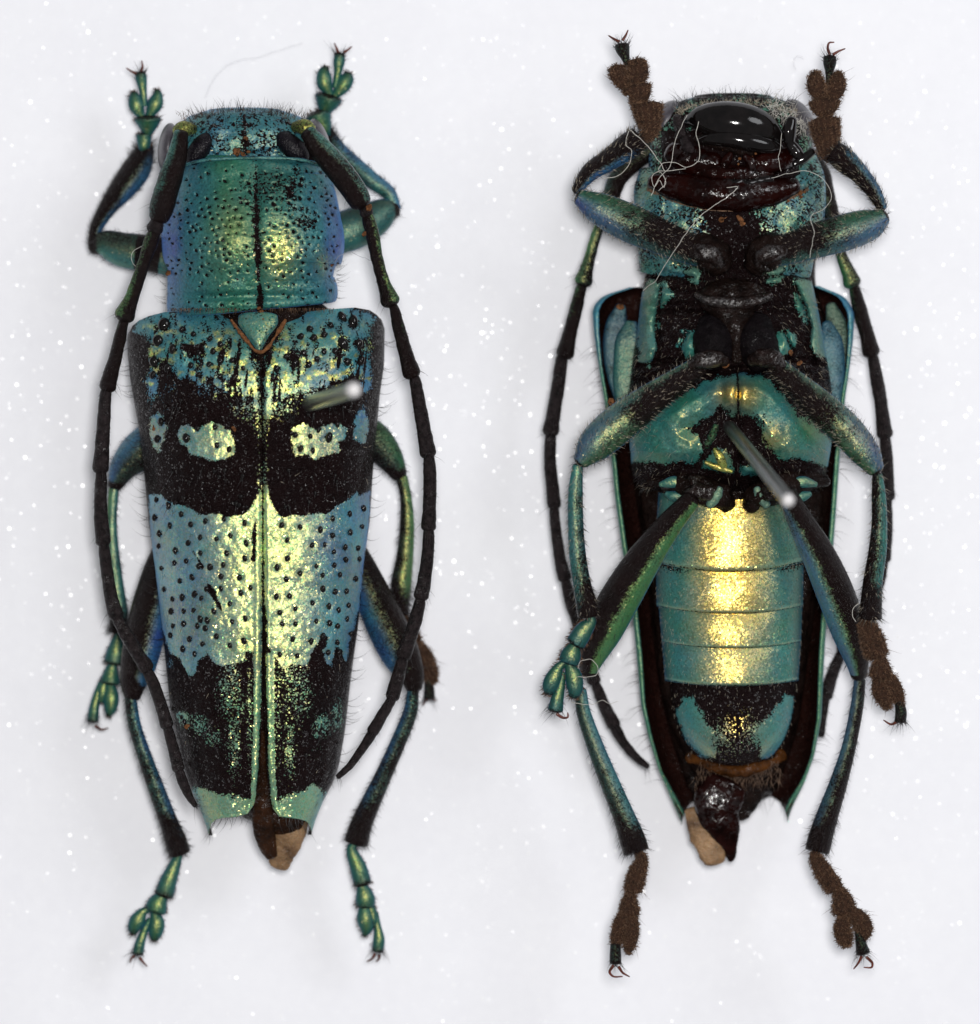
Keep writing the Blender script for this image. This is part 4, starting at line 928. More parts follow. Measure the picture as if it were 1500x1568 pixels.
# dark saddle next to the pin
cov -= 0.85*np.exp(-((X-1150)/26)**2-((Y-648)/15)**2)
cov = np.where(np.abs(X-1130) < 1.6, 0.0, cov)
cov = np.where(Y > 722, cov*0.9, cov)
dz = (fbm(X, Y, 30, 8)-0.5)*8+(vnoise(X, Y, 7, 9)-0.5)*1.6
dz += np.clip(inside, -8, 16)*0.75
dz += 16*np.exp(-((X-1116)/26)**2-((Y-600)/26)**2)+14*np.exp(-((X-1142)/24)**2-((Y-603)/26)**2)+12*np.exp(-((X-1178)/34)**2-((Y-675)/24)**2)
dz -= 12*np.exp(-(np.abs(X-1130)/4)**2)*(Y > 560)
dz -= 16*np.exp(-((Y-566-0.0006*(X-1125)**2)/6)**2)
dz -= 12*np.exp(-((Y-470)/8)**2)+6*np.exp(-((Y-440)/6)**2)
for gl in ([(955, 432), (985, 425), (1020, 418), (1060, 425)], [(1270, 432), (1245, 425), (1210, 418), (1175, 425)], [(1012, 440), (1008, 470), (1004, 500), (1010, 530), (1002, 555)], [(1218, 440), (1232, 470), (1240, 500), (1236, 530), (1246, 555)], [(1050, 510), (1040, 535), (1048, 560)], [(1202, 510), (1212, 535), (1204, 560)], [(975, 560), (1020, 552), (1060, 556)], [(1272, 560), (1230, 550), (1190, 556)]):
    dmin = np.full(len(V), 1e9)
    for (x0_, y0_), (x1_, y1_) in zip(gl[:-1], gl[1:]):
        ex, ey = x1_-x0_, y1_-y0_; tt_ = np.clip(((X-x0_)*ex+(Y-y0_)*ey)/(ex*ex+ey*ey), 0, 1)
        dmin = np.minimum(dmin, np.hypot(X-x0_-tt_*ex, Y-y0_-tt_*ey))
    dz -= 13*np.exp(-(dmin/4.0)**2); cov -= 0.8*np.exp(-(dmin/3.0)**2)
V[:, 2] += np.where(topm, dz*np.clip((V[:, 2]-130)/40, 0, 1), 0)
tint = lerp(TEAL*1.1, GREEN*1.2, fbm(X, Y, 50, 3)*1.3-0.3)
tint = lerp(tint, PALE*.85, np.clip((470-Y)/60, 0, 1)*0.7)
tint = lerp(tint, PALE*0.55, 0.7*np.clip(np.abs(X-1118)/130-0.75, 0, 1)*4*(Y < 580))
gold = 0.12+1.5*np.exp(-((X-1113)/17)**2-((Y-600)/16)**2)+1.3*np.exp(-((X-1144)/15)**2-((Y-604)/18)**2)+1.2*np.exp(-((X-1182)/26)**2-((Y-672)/18)**2)+0.5*np.exp(-((X-1115)/20)**2-((Y-700)/18)**2)+0.35*np.exp(-((X-1060)/40)**2-((Y-665)/30)**2)  # gold gloss peaks place the highlight spots on the breast bumps
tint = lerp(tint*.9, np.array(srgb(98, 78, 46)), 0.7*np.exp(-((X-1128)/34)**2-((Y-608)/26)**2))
th = mesh('thorax', V, F, M['belly'], B, dict(cov=np.clip(cov, 0, 1), tint=tint, gold=gold*0.8))
sp = fuzz(V, info, 800, 10, 0.3, 0.7, 0.2, sd=.5); hv, hf = hair_mesh(sp, 3); mesh('pale_setae', hv, hf, M['hair_pale'], th, kind='stuff')
sp = fuzz(V, info, 1200, 9, 0.5, 0.5, 0.1, sel=inside < -4); hv, hf = hair_mesh(sp, 3); mesh('setae', hv, hf, M['hair'], th, kind='stuff')
# torn rim and loose flakes beside the pin hole
part_loft('torn_scale', [(1096, 652, 240, 5, 3), (1090, 668, 236, 6, 3), (1080, 684, 230, 5, 3)], M['limb'], B, shade_const(0.45, GREEN*.7, .3), nseg=14, step=3, rough=2)
part_loft('torn_scale', [(1094, 688, 244, 4, 4), (1102, 700, 246, 7, 4), (1108, 714, 240, 6, 4)], M['belly'], B, shade_const(.8, OLIVE*1.2, .6), nseg=14, step=3, rough=1)
part_loft('torn_scale', [(1080, 708, 236, 3, 4), (1100, 716, 238, 5, 4), (1120, 722, 236, 3, 4)], M['belly'], B, shade_const(.8, OLIVE*1.2, .6), nseg=14, step=3, rough=1)
part_loft('mesosternum', [(1122, 455, 222, 52, 14), (1122, 468, 226, 48, 16), (1124, 484, 226, 30, 14), (1126, 505, 228, 18, 12), (1128, 530, 230, 12, 10), (1128, 552, 228, 9, 8)], M['dark'], B, nseg=30, step=3, rough=2)

# ---- coxae
def coxa(st, mat='gloss', rough=1.5, label=None): return part_loft('coxa', st, M[mat], B, nseg=36, step=2.5, rough=rough*1.6)
for pth in ([(1068, 376, 232, 22, 24), (1092, 392, 236, 28, 26), (1104, 408, 230, 18, 20)], [(1192, 376, 232, 22, 24), (1168, 392, 236, 28, 26), (1156, 408, 230, 18, 20)]): coxa(pth, 'dark', 3)
for pth in ([(1090, 490, 218, 20, 14), (1092, 512, 226, 31, 20), (1092, 535, 228, 32, 22), (1088, 552, 224, 26, 18)], [(1160, 490, 218, 20, 14), (1158, 512, 226, 30, 20), (1162, 535, 228, 31, 22), (1170, 552, 224, 26, 18)]): coxa(pth, 'velvet', 1.6)
for pth in ([(1060, 560, 250, 9, 9), (1076, 552, 257, 14, 12), (1094, 550, 257, 14, 12), (1110, 553, 248, 9, 9)], [(1150, 552, 248, 9, 9), (1164, 548, 257, 14, 12), (1182, 550, 257, 15, 12), (1196, 562, 250, 10, 9)]): part_loft('trochanter', pth, M['shiny_rough'], B, nseg=24, step=2.5, rough=2.4)
for s, c0 in ((-1, 1126), (1, 1134)):
    coxa([(c0+s*130, 736, 160, 10, 8), (c0+s*95, 738, 184, 17, 14), (c0+s*55, 748, 204, 23, 20), (c0+s*22, 762, 206, 19, 18), (c0+s*12, 776, 200, 12, 12)], 'dark', 2.5)
    part_loft('coxal_plate', st_path([(c0+s*115, 742, 4), (c0+s*95, 738, 9), (c0+s*78, 738, 4)], (198, 204), 0.5), M['limb'], B, shade_const(.8, TEAL*.7, 1.0), nseg=16, step=2)
    part_loft('coxal_plate', st_path([(c0+s*106, 756, 4), (c0+s*94, 760, 8), (c0+s*80, 760, 4)], (196, 200), 0.5), M['limb'], B, shade_const(.8, TEAL*.6, .4), nseg=16, step=2)
    part_loft('coxal_plate', st_path([(c0+s*24, 748, 5), (c0+s*30, 760, 9), (c0+s*40, 774, 6)], (224, 220), 0.5), M['limb'], B, shade_const(.7, PALE*.5, .3), nseg=16, step=2)

for pth in ([(1060, 384, 254, 9, 9), (1076, 386, 262, 13, 12), (1092, 392, 262, 13, 12), (1103, 404, 254, 9, 9)], [(1160, 404, 254, 9, 9), (1170, 392, 262, 13, 12), (1184, 387, 262, 13, 12), (1200, 384, 254, 9, 9)]):
    part_loft('trochanter', pth, M['shiny_rough'], B, nseg=24, step=2.5, rough=3.0)
part_loft('sternal_ridge', [(1066, 452, 226, 5, 5), (1090, 461, 236, 9, 8), (1124, 464, 240, 10, 9), (1156, 461, 236, 9, 8), (1180, 452, 226, 5, 5)], M['shiny_rough'], B, nseg=20, step=2.5, rough=2.2)
for s, c0 in ((-1, 1126), (1, 1134)):
    part_loft('trochanter', [(c0+s*72, 756, 218, 10, 9), (c0+s*56, 752, 226, 14, 12), (c0+s*40, 756, 226, 12, 10)], M['shiny_rough'], B, nseg=22, step=2.5, rough=2.5)
# ---- abdomen sternites (each overlaps the next)
def sternite(y0, y1, xl0, xr0, xl1, xr1, bow, zc, zdrop, shadef, label=None, last=False):
    nx, ny = 150, 70
    u = np.linspace(-1, 1, nx); t = np.linspace(0, 1, ny)
    uu, tt = np.meshgrid(u, t)
    xl = xl0+(xl1-xl0)*tt; xr = xr0+(xr1-xr0)*tt
    if last:
        k_ = np.sqrt(np.clip(1-np.clip((tt-0.25)/0.75, 0, 1)**2.2, 0.0, 1)); c = (xl+xr)/2; hw = (xr-xl)/2*(0.48+0.52*k_); xl, xr = c-hw, c+hw
    x = (xl+xr)/2+(xr-xl)/2*np.sin(uu*math.pi/2*0.96)/math.sin(math.pi/2*0.96)
    un = (x-(xl+xr)/2)/((xr-xl)/2)
    y = y0+(y1-y0)*tt+bow*(1-un**2)*(0.7+0.3*tt)-bow*0.5
    z = zc-zdrop*(1-np.sqrt(np.clip(1-un**2*0.985, 0, 1)))-4*(1-tt)+3.0*(1-(2*tt-1)**2)-4*np.clip((tt-0.93)/0.07, 0, 1)**2+(fbm(x, y, 40, 6)-0.5)*1.6
    if last: z -= 26*np.clip((tt-0.55)/0.45, 0, 1)**2
    # rear lip
    x = np.vstack([x, x[-1:]]); y = np.vstack([y, y[-1:]+0.5]); z = np.vstack([z, z[-1:]-14])
    V = np.stack([x, y, z], -1).reshape(-1, 3)
    idx = np.arange(len(V)).reshape(ny+1, nx)
    F = np.stack([idx[:-1, :-1], idx[:-1, 1:], idx[1:, 1:], idx[1:, :-1]], -1).reshape(-1, 4)[:, ::-1]
    T_ = np.r_[tt.ravel(), np.ones(nx)]; U_ = np.r_[un.ravel(), un[-1]]
    cov, tint, gold = shadef(V[:, 0], V[:, 1], T_, U_)
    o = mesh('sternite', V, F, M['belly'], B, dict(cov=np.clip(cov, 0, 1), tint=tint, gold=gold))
    if label: o['label'] = label
    sp = []
    for i in range(160):
        j = rng.integers(0, len(V)-nx)
        sp.append((V[j], (rng.normal(0, .3), 1, 0.35), rng.uniform(3, 7), 0.35, (0, 0, -.2)))
    hv, hf = hair_mesh(sp, 2); mesh('pale_setae', hv, hf, M['hair_pale'], o, kind='stuff')
    return o
def sh_st(dark_edge=0.0, blue=0.0, g=1.0):
    def f(X, Y, T, Un):
        cov = 0.97-0.9*np.clip((0.07-T)/0.05, 0, 1)*dark_edge-0.5*np.exp(-((T-0.985)/0.012)**2)
        cov = cov-0.8*dark_edge*np.exp(-((np.abs(Un)-0.8)/0.22)**2)*np.clip((0.25-T)/0.2, 0, 1)
        n = fbm(X, Y, 30, 3)
        tint = lerp(TEAL*1.05, GREEN*1.1, np.clip(n*1.6-0.5, 0, 1)*0.6)
        tint = lerp(tint, np.array(srgb(46, 106, 108)), np.clip(np.abs(Un)*1.4-0.5+blue, 0, 1)*0.8)
        tint = lerp(tint, np.array(srgb(104, 84, 40)), 0.85*np.exp(-(np.abs(Un)/0.5)**4)*np.clip(g*1.4-0.5, 0, 1)*np.clip(n*1.7, 0, 1))  # brown-gold middle: colour of the highlight strip put into the tint
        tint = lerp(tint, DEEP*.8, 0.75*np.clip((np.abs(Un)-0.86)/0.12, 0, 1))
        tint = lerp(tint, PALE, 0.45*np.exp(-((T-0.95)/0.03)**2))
        return cov, tint, np.full(len(X), g)*np.clip(1.1-np.abs(Un)*1.1, 0, 1)*np.clip(0.8+fbm(X, Y, 30, 5)*.4, 0, 1.3)  # gold gloss fades sideways, which confines the painted highlight to the middle
    return f
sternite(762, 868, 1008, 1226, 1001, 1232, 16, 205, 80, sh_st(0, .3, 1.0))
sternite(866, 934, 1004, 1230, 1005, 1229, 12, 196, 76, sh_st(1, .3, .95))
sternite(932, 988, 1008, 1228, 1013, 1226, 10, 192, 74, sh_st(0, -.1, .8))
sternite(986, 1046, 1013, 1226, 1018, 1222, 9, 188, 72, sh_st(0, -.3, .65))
S5 = [v4([(545, 100), (570, 70), (600, 75), (625, 120), (660, 170), (690, 200), (690, 300), (640, 300), (600, 270), (560, 210), (535, 140)]), v4([(930, 90), (960, 60), (1000, 70), (1000, 150), (975, 220), (900, 310), (860, 300), (850, 180), (890, 150), (910, 130)])]
def sh5(X, Y, T, Un):
    s_ = np.maximum(sdf(S5[0], X, Y), sdf(S5[1], X, Y)); cov = np.clip(0.5+(s_+(fbm(X, Y, 10, 3)-0.5)*12)/9, 0, 1)
    cov = np.maximum(cov, 0.30*np.exp(-((X-1130)/45)**2-((Y-1125)/40)**2)+0.35*np.exp(-((X-1103)/10)**2-((Y-1128)/14)**2)+0.55*np.exp(-((X-1162)/10)**2-((Y-1124)/16)**2))
    cov = np.where(np.abs(X-1129) < 2.2, 0, cov)*np.clip((0.99-np.abs(Un))/0.05, 0, 1)
    tint = lerp(TEAL*1.15, TEAL*1.1, np.clip((X-1120)/60, 0, 1)); return cov, tint, 0.9*np.clip(1.15-np.abs(Un)*1.3, 0.12, 1)
sternite(1046, 1168, 1024, 1222, 1040, 1208, 8, 184, 80, sh5, last=True)
part_loft('terminal_lip', [(1056, 1158, 86, 9, 8), (1088, 1172, 108, 9, 9), (1128, 1180, 114, 10, 10), (1168, 1172, 108, 9, 9), (1196, 1156, 86, 9, 8)], M['amber'], B, nseg=18, step=3, rough=4)
sp = [((rng.uniform(1062, 1195), rng.uniform(1165, 1200), 112), (rng.normal(0, .5), 1, .3), rng.uniform(8, 20), .6, (rng.normal(0, .3), 0, -.2)) for i in range(260)]
hv, hf = hair_mesh(sp, 3); mesh('tail_setae', hv, hf, M['pad_hair'], B, kind='stuff')
part_loft('terminal_plate', [(1128, 1165, 100, 62, 18), (1126, 1190, 96, 52, 16), (1122, 1215, 88, 44, 14), (1116, 1235, 82, 36, 12)], M['dark'], B, nseg=30, step=4, rough=3)
part_loft('wing_fold', [(1112, 1200, 108, 32, 12), (1100, 1226, 110, 38, 13), (1100, 1246, 108, 33, 12), (1108, 1268, 104, 25, 10), (1114, 1290, 98, 17, 8), (1118, 1308, 94, 9, 6), (1119, 1318, 92, 5, 4)], M['maroon'], B, nseg=24, step=3, rough=2.5, cap=(0.3, 0.3))
part_loft('terminal_membrane', [(1078, 1246, 94, 30, 9), (1077, 1260, 94, 28, 9), (1083, 1280, 95, 26, 9), (1090, 1302, 96, 22, 9), (1094, 1318, 96, 18, 7)], M['tan'], B, nseg=22, step=3, cap=(0.4, 0.4), p=2.3, rough=3.4)

# ---- pronotum from below
pst = [(1114, 250, 120, 136, 40, 60), (1116, 275, 125, 145, 62, 60), (1117, 300, 128, 147, 72, 60), (1116, 330, 130, 145, 80, 60), (1112, 365, 130, 140, 80, 60), (1110, 400, 128, 134, 70, 60), (1108, 425, 125, 130, 58, 55)]
V, F, info = loft(pst, 260, 2.0, 2.3, (0.02, 0.02)); X, Y = V[:, 0], V[:, 1]
cov = 0.7+(fbm(X, Y, 14, 2)-0.5)*1.1
cov -= 1.1*np.clip(1-np.abs(X-1118)/75, 0, 1)*np.clip((Y-310)/30, 0, 1)+0.5*np.clip(1-np.abs(X-1118)/50, 0, 1)
V[:, 2] += np.where(V[:, 2] > 130, (fbm(X, Y, 24, 6)-0.5)*12, 0)
tint = lerp(TEAL*.8, SKY*0.55, fbm(X, Y, 30, 5)*1.4-0.3)
pv = mesh('pronotum', V, F, M['prono'], B, dict(cov=np.clip(cov, 0, 1), tint=tint, gold=np.full(len(V), .6)))
sp = fuzz(V, info, 500, 9, 0.45, 0.3, 0.2); hv, hf = hair_mesh(sp, 3); mesh('setae', hv, hf, M['hair'], pv, kind='stuff')

# ---- head from below
hst = [(1122, 150, 110, 62, 36, 50), (1122, 158, 111, 86, 52, 55), (1122, 170, 112, 104, 66, 60), (1122, 190, 115, 120, 76, 70), (1120, 225, 118, 124, 84, 70), (1118, 265, 120, 126, 88, 70), (1117, 295, 120, 122, 86, 70), (1117, 318, 120, 104, 70, 60)]
V, F, info = loft(hst, 200, 2.5, 2.3, (0.1, 0.15)); X, Y = V[:, 0], V[:, 1]
cov = 0.25+(fbm(X, Y, 14, 2)-0.5)*0.9-np.clip((np.minimum(Y-175, 140-np.abs(X-1120)*1.0))/18, 0, 1)*0.9
cov = np.where((X > 1190) & (Y < 205) | (X < 1075) & (Y < 200) | (np.abs(X-1118) > 105), np.maximum(cov, 0.3+(fbm(X, Y, 14, 2)-0.5)*0.9), cov)
V[:, 2] += np.where(V[:, 2] > 120, (fbm(X, Y, 16, 6)-0.5)*9, 0)
hv_ = mesh('head', V, F, M['prono'], B, dict(cov=np.clip(cov, 0, 1), tint=np.tile(np.array(srgb(60, 105, 95)), (len(V), 1)), gold=np.full(len(V), .3)))
hd2 = hv_
for (c, r, rot) in (((1020, 185, 125), (20, 34, 40), 0.5), ((1222, 185, 125), (22, 36, 40), -0.5)):
    V, F = ellipsoid(c, r, 40, 24, rot); mesh('compound_eye', V, F, M['eye_grey'], hd2)
def hp(name, st, mat, rough=0.0, nseg=30, cap=(0.7, 0.7), p=2.0): return part_loft(name, st, M[mat], hd2, nseg=nseg, step=2.5, rough=rough, cap=cap, p=p)
hp('labrum', [(1054, 184, 188, 9, 10), (1074, 182, 197, 21, 20), (1104, 184, 204, 29, 25), (1140, 189, 205, 30, 26), (1170, 199, 198, 25, 22), (1192, 210, 188, 11, 12)], 'gloss', cap=(0.8, 0.8))
hp('mandible', [(1070, 216, 198, 5, 8), (1092, 212, 208, 12, 14), (1120, 212, 213, 15, 17), (1148, 217, 213, 16, 17), (1176, 223, 206, 13, 15), (1192, 226, 196, 7, 9)], 'gloss', cap=(0.8, 0.8))
hp('mandible', [(1066, 214, 192, 7, 9), (1092, 215, 202, 13, 12), (1120, 222, 204, 14, 13), (1150, 232, 200, 12, 12)], 'dark', 1.0)
hp('maxilla', [(1030, 235, 184, 18, 16), (1060, 246, 196, 22, 18), (1095, 252, 200, 18, 16)], 'mouth', 3.5)
hp('maxilla', [(1205, 240, 184, 18, 16), (1180, 248, 196, 20, 18), (1150, 252, 200, 16, 16)], 'mouth', 3.5)
hp('labium', [(1070, 262, 198, 10, 12), (1095, 264, 204, 14, 14), (1125, 266, 206, 14, 14), (1160, 266, 202, 12, 12), (1180, 262, 196, 8, 10)], 'maroon', 3)
hp('labial_base', [(1098, 268, 213, 3, 4), (1112, 269, 216, 5, 4), (1130, 269, 213, 3, 4)], 'red', 0.6)
hp('gula', [(1000, 278, 186, 12, 12), (1030, 286, 196, 20, 14), (1080, 295, 206, 26, 18), (1130, 298, 208, 27, 18), (1180, 294, 200, 22, 16), (1215, 284, 190, 14, 12)], 'mouth', 1.6)
hp('gula_ridge', [(1060, 278, 204, 7, 8), (1100, 282, 212, 9, 9), (1140, 282, 212, 9, 9), (1180, 276, 204, 7, 8)], 'gloss', 2.6)
# palps: short jointed feelers at both sides of the mouth
for j, seg in enumerate(([(1036, 180, 7), (1040, 194, 9), (1044, 208, 7)], [(1046, 210, 6), (1052, 224, 9), (1060, 236, 7)])):
    hp('palp', st_path(seg, 205, 0.9), 'antenna', .5, 16)
for seg in ([(1212, 184, 8), (1208, 200, 11), (1208, 216, 9)], [(1210, 220, 8), (1220, 234, 10), (1226, 240, 7)], [(1216, 252, 5), (1230, 243, 7), (1244, 232, 6)]):
    hp('palp', st_path(seg, 204, 0.9), 'gloss', 1.0, 18)
for seg in ([(1118, 236, 5), (1112, 246, 8), (1108, 256, 6)], [(1140, 240, 5), (1150, 248, 8), (1152, 258, 6)]):
    hp('palp', st_path(seg, 214, 0.9), 'maroon', 1.0, 16)
# lumps of dried dirt
for i in range(46):
    a = rng.uniform(0, 1)
    if i < 30: x = 990+a*250; y = 292+30*(1-(2*a-1)**2)+rng.normal(0, 2); z_ = 196+rng.uniform(-2, 6)-30*(2*a-1)**2*0.6
    else: x, y, z_ = rng.uniform(1075, 1165), rng.uniform(225, 275), 210
    if i in (44, 45): x, y, z_ = (1108, 336, 206) if i == 44 else (1138, 340, 208)
    s_ = rng.uniform(2, 4.5) if i < 30 else rng.uniform(1.2, 2.6) if i < 44 else 8
    V, F = ellipsoid((x, y, z_), (s_*rng.uniform(.6, 1.3), s_*(1 if i < 44 else (0.8 if i == 44 else 2.0)), s_*.6), 10, 6, rng.uniform(0, 3))
    V += rng.normal(0, s_*0.12, V.shape)
    if i == 0: parts = []
    parts.append((V, F))
for (x, y, z_) in [(1224, 556, 236), (1210, 540, 232), (1196, 560, 240), (936, 616, 226), (1110, 560, 236), (1052, 590, 226), (950, 470, 112), (1180, 570, 240)]:
    s_ = rng.uniform(3, 6); V, F = ellipsoid((x, y, z_), (s_*1.4, s_, s_*.6), 10, 6, rng.uniform(0, 3)); parts.append((V+rng.normal(0, s_*.15, V.shape), F))
V, F = merge(parts); mesh('dirt_crumbs', V, F, M['dirt'], B, kind='stuff')
sp = []
for i in range(500):
    a = rng.uniform(0, 1); x = 990+a*248; y = 292+32*(1-(2*a-1)**2)
    sp.append(((x, y, 214-38*(2*a-1)**2), (rng.normal(0, .4), -1, 0.25), rng.uniform(6, 14), 0.7, (0, 0, 0)))
hv, hf = hair_mesh(sp, 3); mesh('fringe', hv, hf, M['pad_hair'], hd2, kind='stuff')
sp = []
for i in range(170):
    a = rng.uniform(0, 1); x = 1030+a*185; y = 152+10*(2*abs(a-.5))**2+rng.uniform(-3, 10)
    sp.append(((x, y, rng.uniform(140, 180)), ((a-.5)*.9+rng.normal(0, .3), -1, .4), rng.uniform(8, 28), 0.5, (rng.normal(0, .3), 0, 0)))
hv, hf = hair_mesh(sp, 4); mesh('setae', hv, hf, M['hair'], hd2, kind='stuff')
sp = [((1035+185*a, 158+14*(2*abs(a-.5))**2+rng.uniform(-5, 8), 172), (rng.normal(0, .8), rng.normal(-.5, .7), .4), rng.uniform(5, 11), .5, (0, 0, 0)) for a in rng.uniform(0, 1, 420)]
hv, hf = hair_mesh(sp, 3); mesh('pale_setae', hv, hf, M['hair_pale'], hd2, kind='stuff')
sp = []
for i in range(150):
    a = rng.uniform(0, 1); x, y = 1180+55*a+rng.normal(0, 6), 158+45*a+rng.normal(0, 8)
    sp.append(((x, y, 186), (rng.normal(0, 1), rng.normal(0, 1), .2), rng.uniform(8, 18), .5, (rng.normal(0, .6), rng.normal(0, .6), 0)))
hv, hf = hair_mesh(sp, 5); mesh('fluff', hv, hf, M['lint'], hd2, kind='stuff')

# ---- antennae of the upturned beetle (low, beside the body)
antVL = [[(1000, 225, 15), (968, 250, 16), (945, 275, 15), (932, 312, 12)], [(926, 326, 8), (922, 336, 9)], [(918, 345, 8), (908, 375, 9), (900, 405, 10), (893, 430, 13)], [(889, 443, 9), (880, 480, 11), (871, 515, 12), (865, 541, 13)],
         [(860, 550, 10), (853, 600, 11), (846, 640, 12), (843, 660, 12)], [(843, 668, 9), (842, 710, 10), (846, 750, 11), (848, 773, 10)], [(848, 780, 8), (852, 820, 9), (858, 860, 10), (864, 884, 10)],
         [(866, 891, 8), (873, 920, 10), (884, 952, 10), (890, 972, 10)], [(893, 978, 8), (900, 1010, 9), (909, 1042, 10)], [(912, 1048, 8), (925, 1080, 10), (939, 1109, 10)], [(941, 1114, 9), (955, 1138, 8), (974, 1160, 7), (991, 1173, 4)]]
antVR = [[(1235, 235, 15), (1256, 265, 15), (1266, 300, 13), (1273, 330, 11)], [(1276, 345, 8), (1278, 356, 9)], [(1280, 364, 7), (1288, 392, 9), (1299, 418, 12), (1304, 432, 13)], [(1308, 443, 9), (1316, 475, 12), (1326, 510, 12), (1333, 538, 13)],
         [(1336, 548, 9), (1344, 590, 11), (1350, 630, 11), (1354, 664, 12)], [(1355, 672, 9), (1358, 710, 10), (1358, 760, 11)], [(1358, 768, 8), (1357, 810, 10), (1353, 855, 10)], [(1352, 862, 8), (1344, 895, 10), (1328, 930, 10)],
         [(1325, 936, 8), (1308, 965, 10), (1290, 995, 10)], [(1287, 1001, 8), (1273, 1035, 10), (1265, 1065, 9)], [(1263, 1070, 8), (1259, 1100, 7), (1257, 1125, 5)]]
def sv(i):
    if i in (0, 1): return shade_limb(DEEP*.6, DEEP, 0.5, 0.5, -1, 0.4, 0.3)
    if i == 2: return shade_limb(DEEP, GREEN, 0.7, 0.6, -1, 0.3, 1.0)
    if i == 3: return shade_limb(DEEP, GREEN, 0.35, 0.0, -1, 0.3, 1.0)
    return None
antenna(B, 'left feeler of the upturned beetle, running down outside its legs', antVL, (110, 70), scape_shade=sv)
antenna(B, 'right feeler of the upturned beetle, passing behind its legs', antVR, (110, 60), scape_shade=sv)

# ---- legs of the upturned beetle
def sh_vf(edge, tipc, side, bare_mid=0.9, seed=0, gold=0.6):
    """femur: scaled at the knee end and along the outer side, bare brown and hairy on the inner half"""
    def f(V, i):
        c = np.cos(i['ang'])*side; n = fbm(V[:, 0], V[:, 1], 16, seed)
        tint = lerp(lerp(edge, GREEN*.9, np.clip(-c, 0, 1)), tipc, np.clip(i['t']*1.8-0.7, 0, 1)*np.clip(c*1.2+0.5, 0, 1))*.62
        cov = 0.15+1.5*np.clip(i['t']-0.42, 0, 1)+0.8*np.clip(c-0.35, 0, 1)+(n-.5)*0.5-bare_mid*np.clip(0.55-i['t'], 0, 1)*np.clip(0.6-c, 0, 1)
        cov = np.where((i['t'] > 0.965), 0.1, cov)
        return cov, tint, gold
    return f
fr = (232, 205)
leg(B, None, [(1092, 392, 18), (1060, 383, 23), (1010, 362, 27), (960, 340, 29), (915, 318, 24), (888, 303, 13)], (236, 236),
    [(882, 292, 8), (903, 264, 14), (932, 245, 17), (960, 225, 20), (978, 212, 19)], (228, 222),
    [[[(993, 204, 13), (993, 182, 20), (991, 164, 24)]], [[(974, 160, 8), (977, 146, 18), (975, 136, 23)]], [[(962, 134, 9), (948, 116, 14), (945, 104, 13)], [(972, 132, 10), (976, 112, 16), (975, 95, 15)]], [[(960, 100, 4), (957, 88, 7), (953, 76, 11), (952, 70, 11)]]], (222, 205),
    [[(948, 64), (940, 60), (932, 55)], [(953, 62), (958, 54), (961, 47)]], sh_vf(TEAL*.8, np.array(srgb(62, 92, 150)), 1, 1.0, 1), shade_limb(DEEP*.8, BLUE, .75, .5, -1, 1.3, .4), 'pad', hairs=260)
leg(B, None, [(1165, 392, 18), (1200, 383, 23), (1250, 368, 27), (1300, 354, 28), (1335, 342, 23), (1352, 332, 13)], (236, 236),
    [(1350, 318, 8), (1336, 292, 12), (1315, 266, 15), (1293, 246, 19), (1276, 232, 17)], (228, 222),
    [[[(1270, 238, 13), (1266, 215, 20), (1262, 187, 24)]], [[(1265, 184, 7), (1263, 170, 18), (1262, 158, 25)]], [[(1260, 152, 9), (1251, 136, 14), (1248, 121, 12), (1248, 112, 7)], [(1268, 152, 9), (1279, 137, 14), (1282, 121, 12), (1283, 113, 7)]], [[(1268, 130, 4), (1269, 112, 6), (1270, 98, 10), (1270, 88, 10)]]], (222, 205),
    [[(1270, 84), (1267, 74), (1269, 66), (1276, 65)], [(1275, 84), (1283, 79), (1293, 75)]], sh_vf(TEAL*.8, np.array(srgb(62, 92, 150)), -1, 1.0, 2), shade_limb(DEEP*.8, BLUE*.8, .75, .4, -1, .9, .4), 'pad', hairs=260)
leg(B, None, [(1072, 560, 16), (1030, 588, 20), (985, 620, 26), (942, 653, 30), (908, 684, 26), (890, 705, 14)], (240, 236),
    [(884, 714, 8), (881, 750, 11), (881, 800, 12), (884, 850, 13), (892, 900, 14), (899, 930, 17), (901, 942, 17)], (232, 215),
    [[[(905, 950, 8), (893, 966, 14), (881, 985, 15)]], [[(881, 985, 9), (875, 1000, 15), (871, 1012, 16)]], [[(857, 1020, 7), (848, 1036, 12), (842, 1050, 12), (840, 1062, 7)], [(872, 1018, 8), (878, 1036, 13), (880, 1055, 12), (877, 1067, 7)]], [[(862, 1030, 5), (858, 1050, 7), (853, 1070, 10), (850, 1087, 12)]]], (218, 195),
    [[(852, 1093), (862, 1099), (869, 1098), (869, 1092)]], sh_vf(TEAL*.9, np.array(srgb(50, 90, 140)), -1, 1.2, 3, 1.2), shade_limb(TEAL*.7, TEAL, .9, .6, -1, .3, .7), 'mixed', hairs=260)
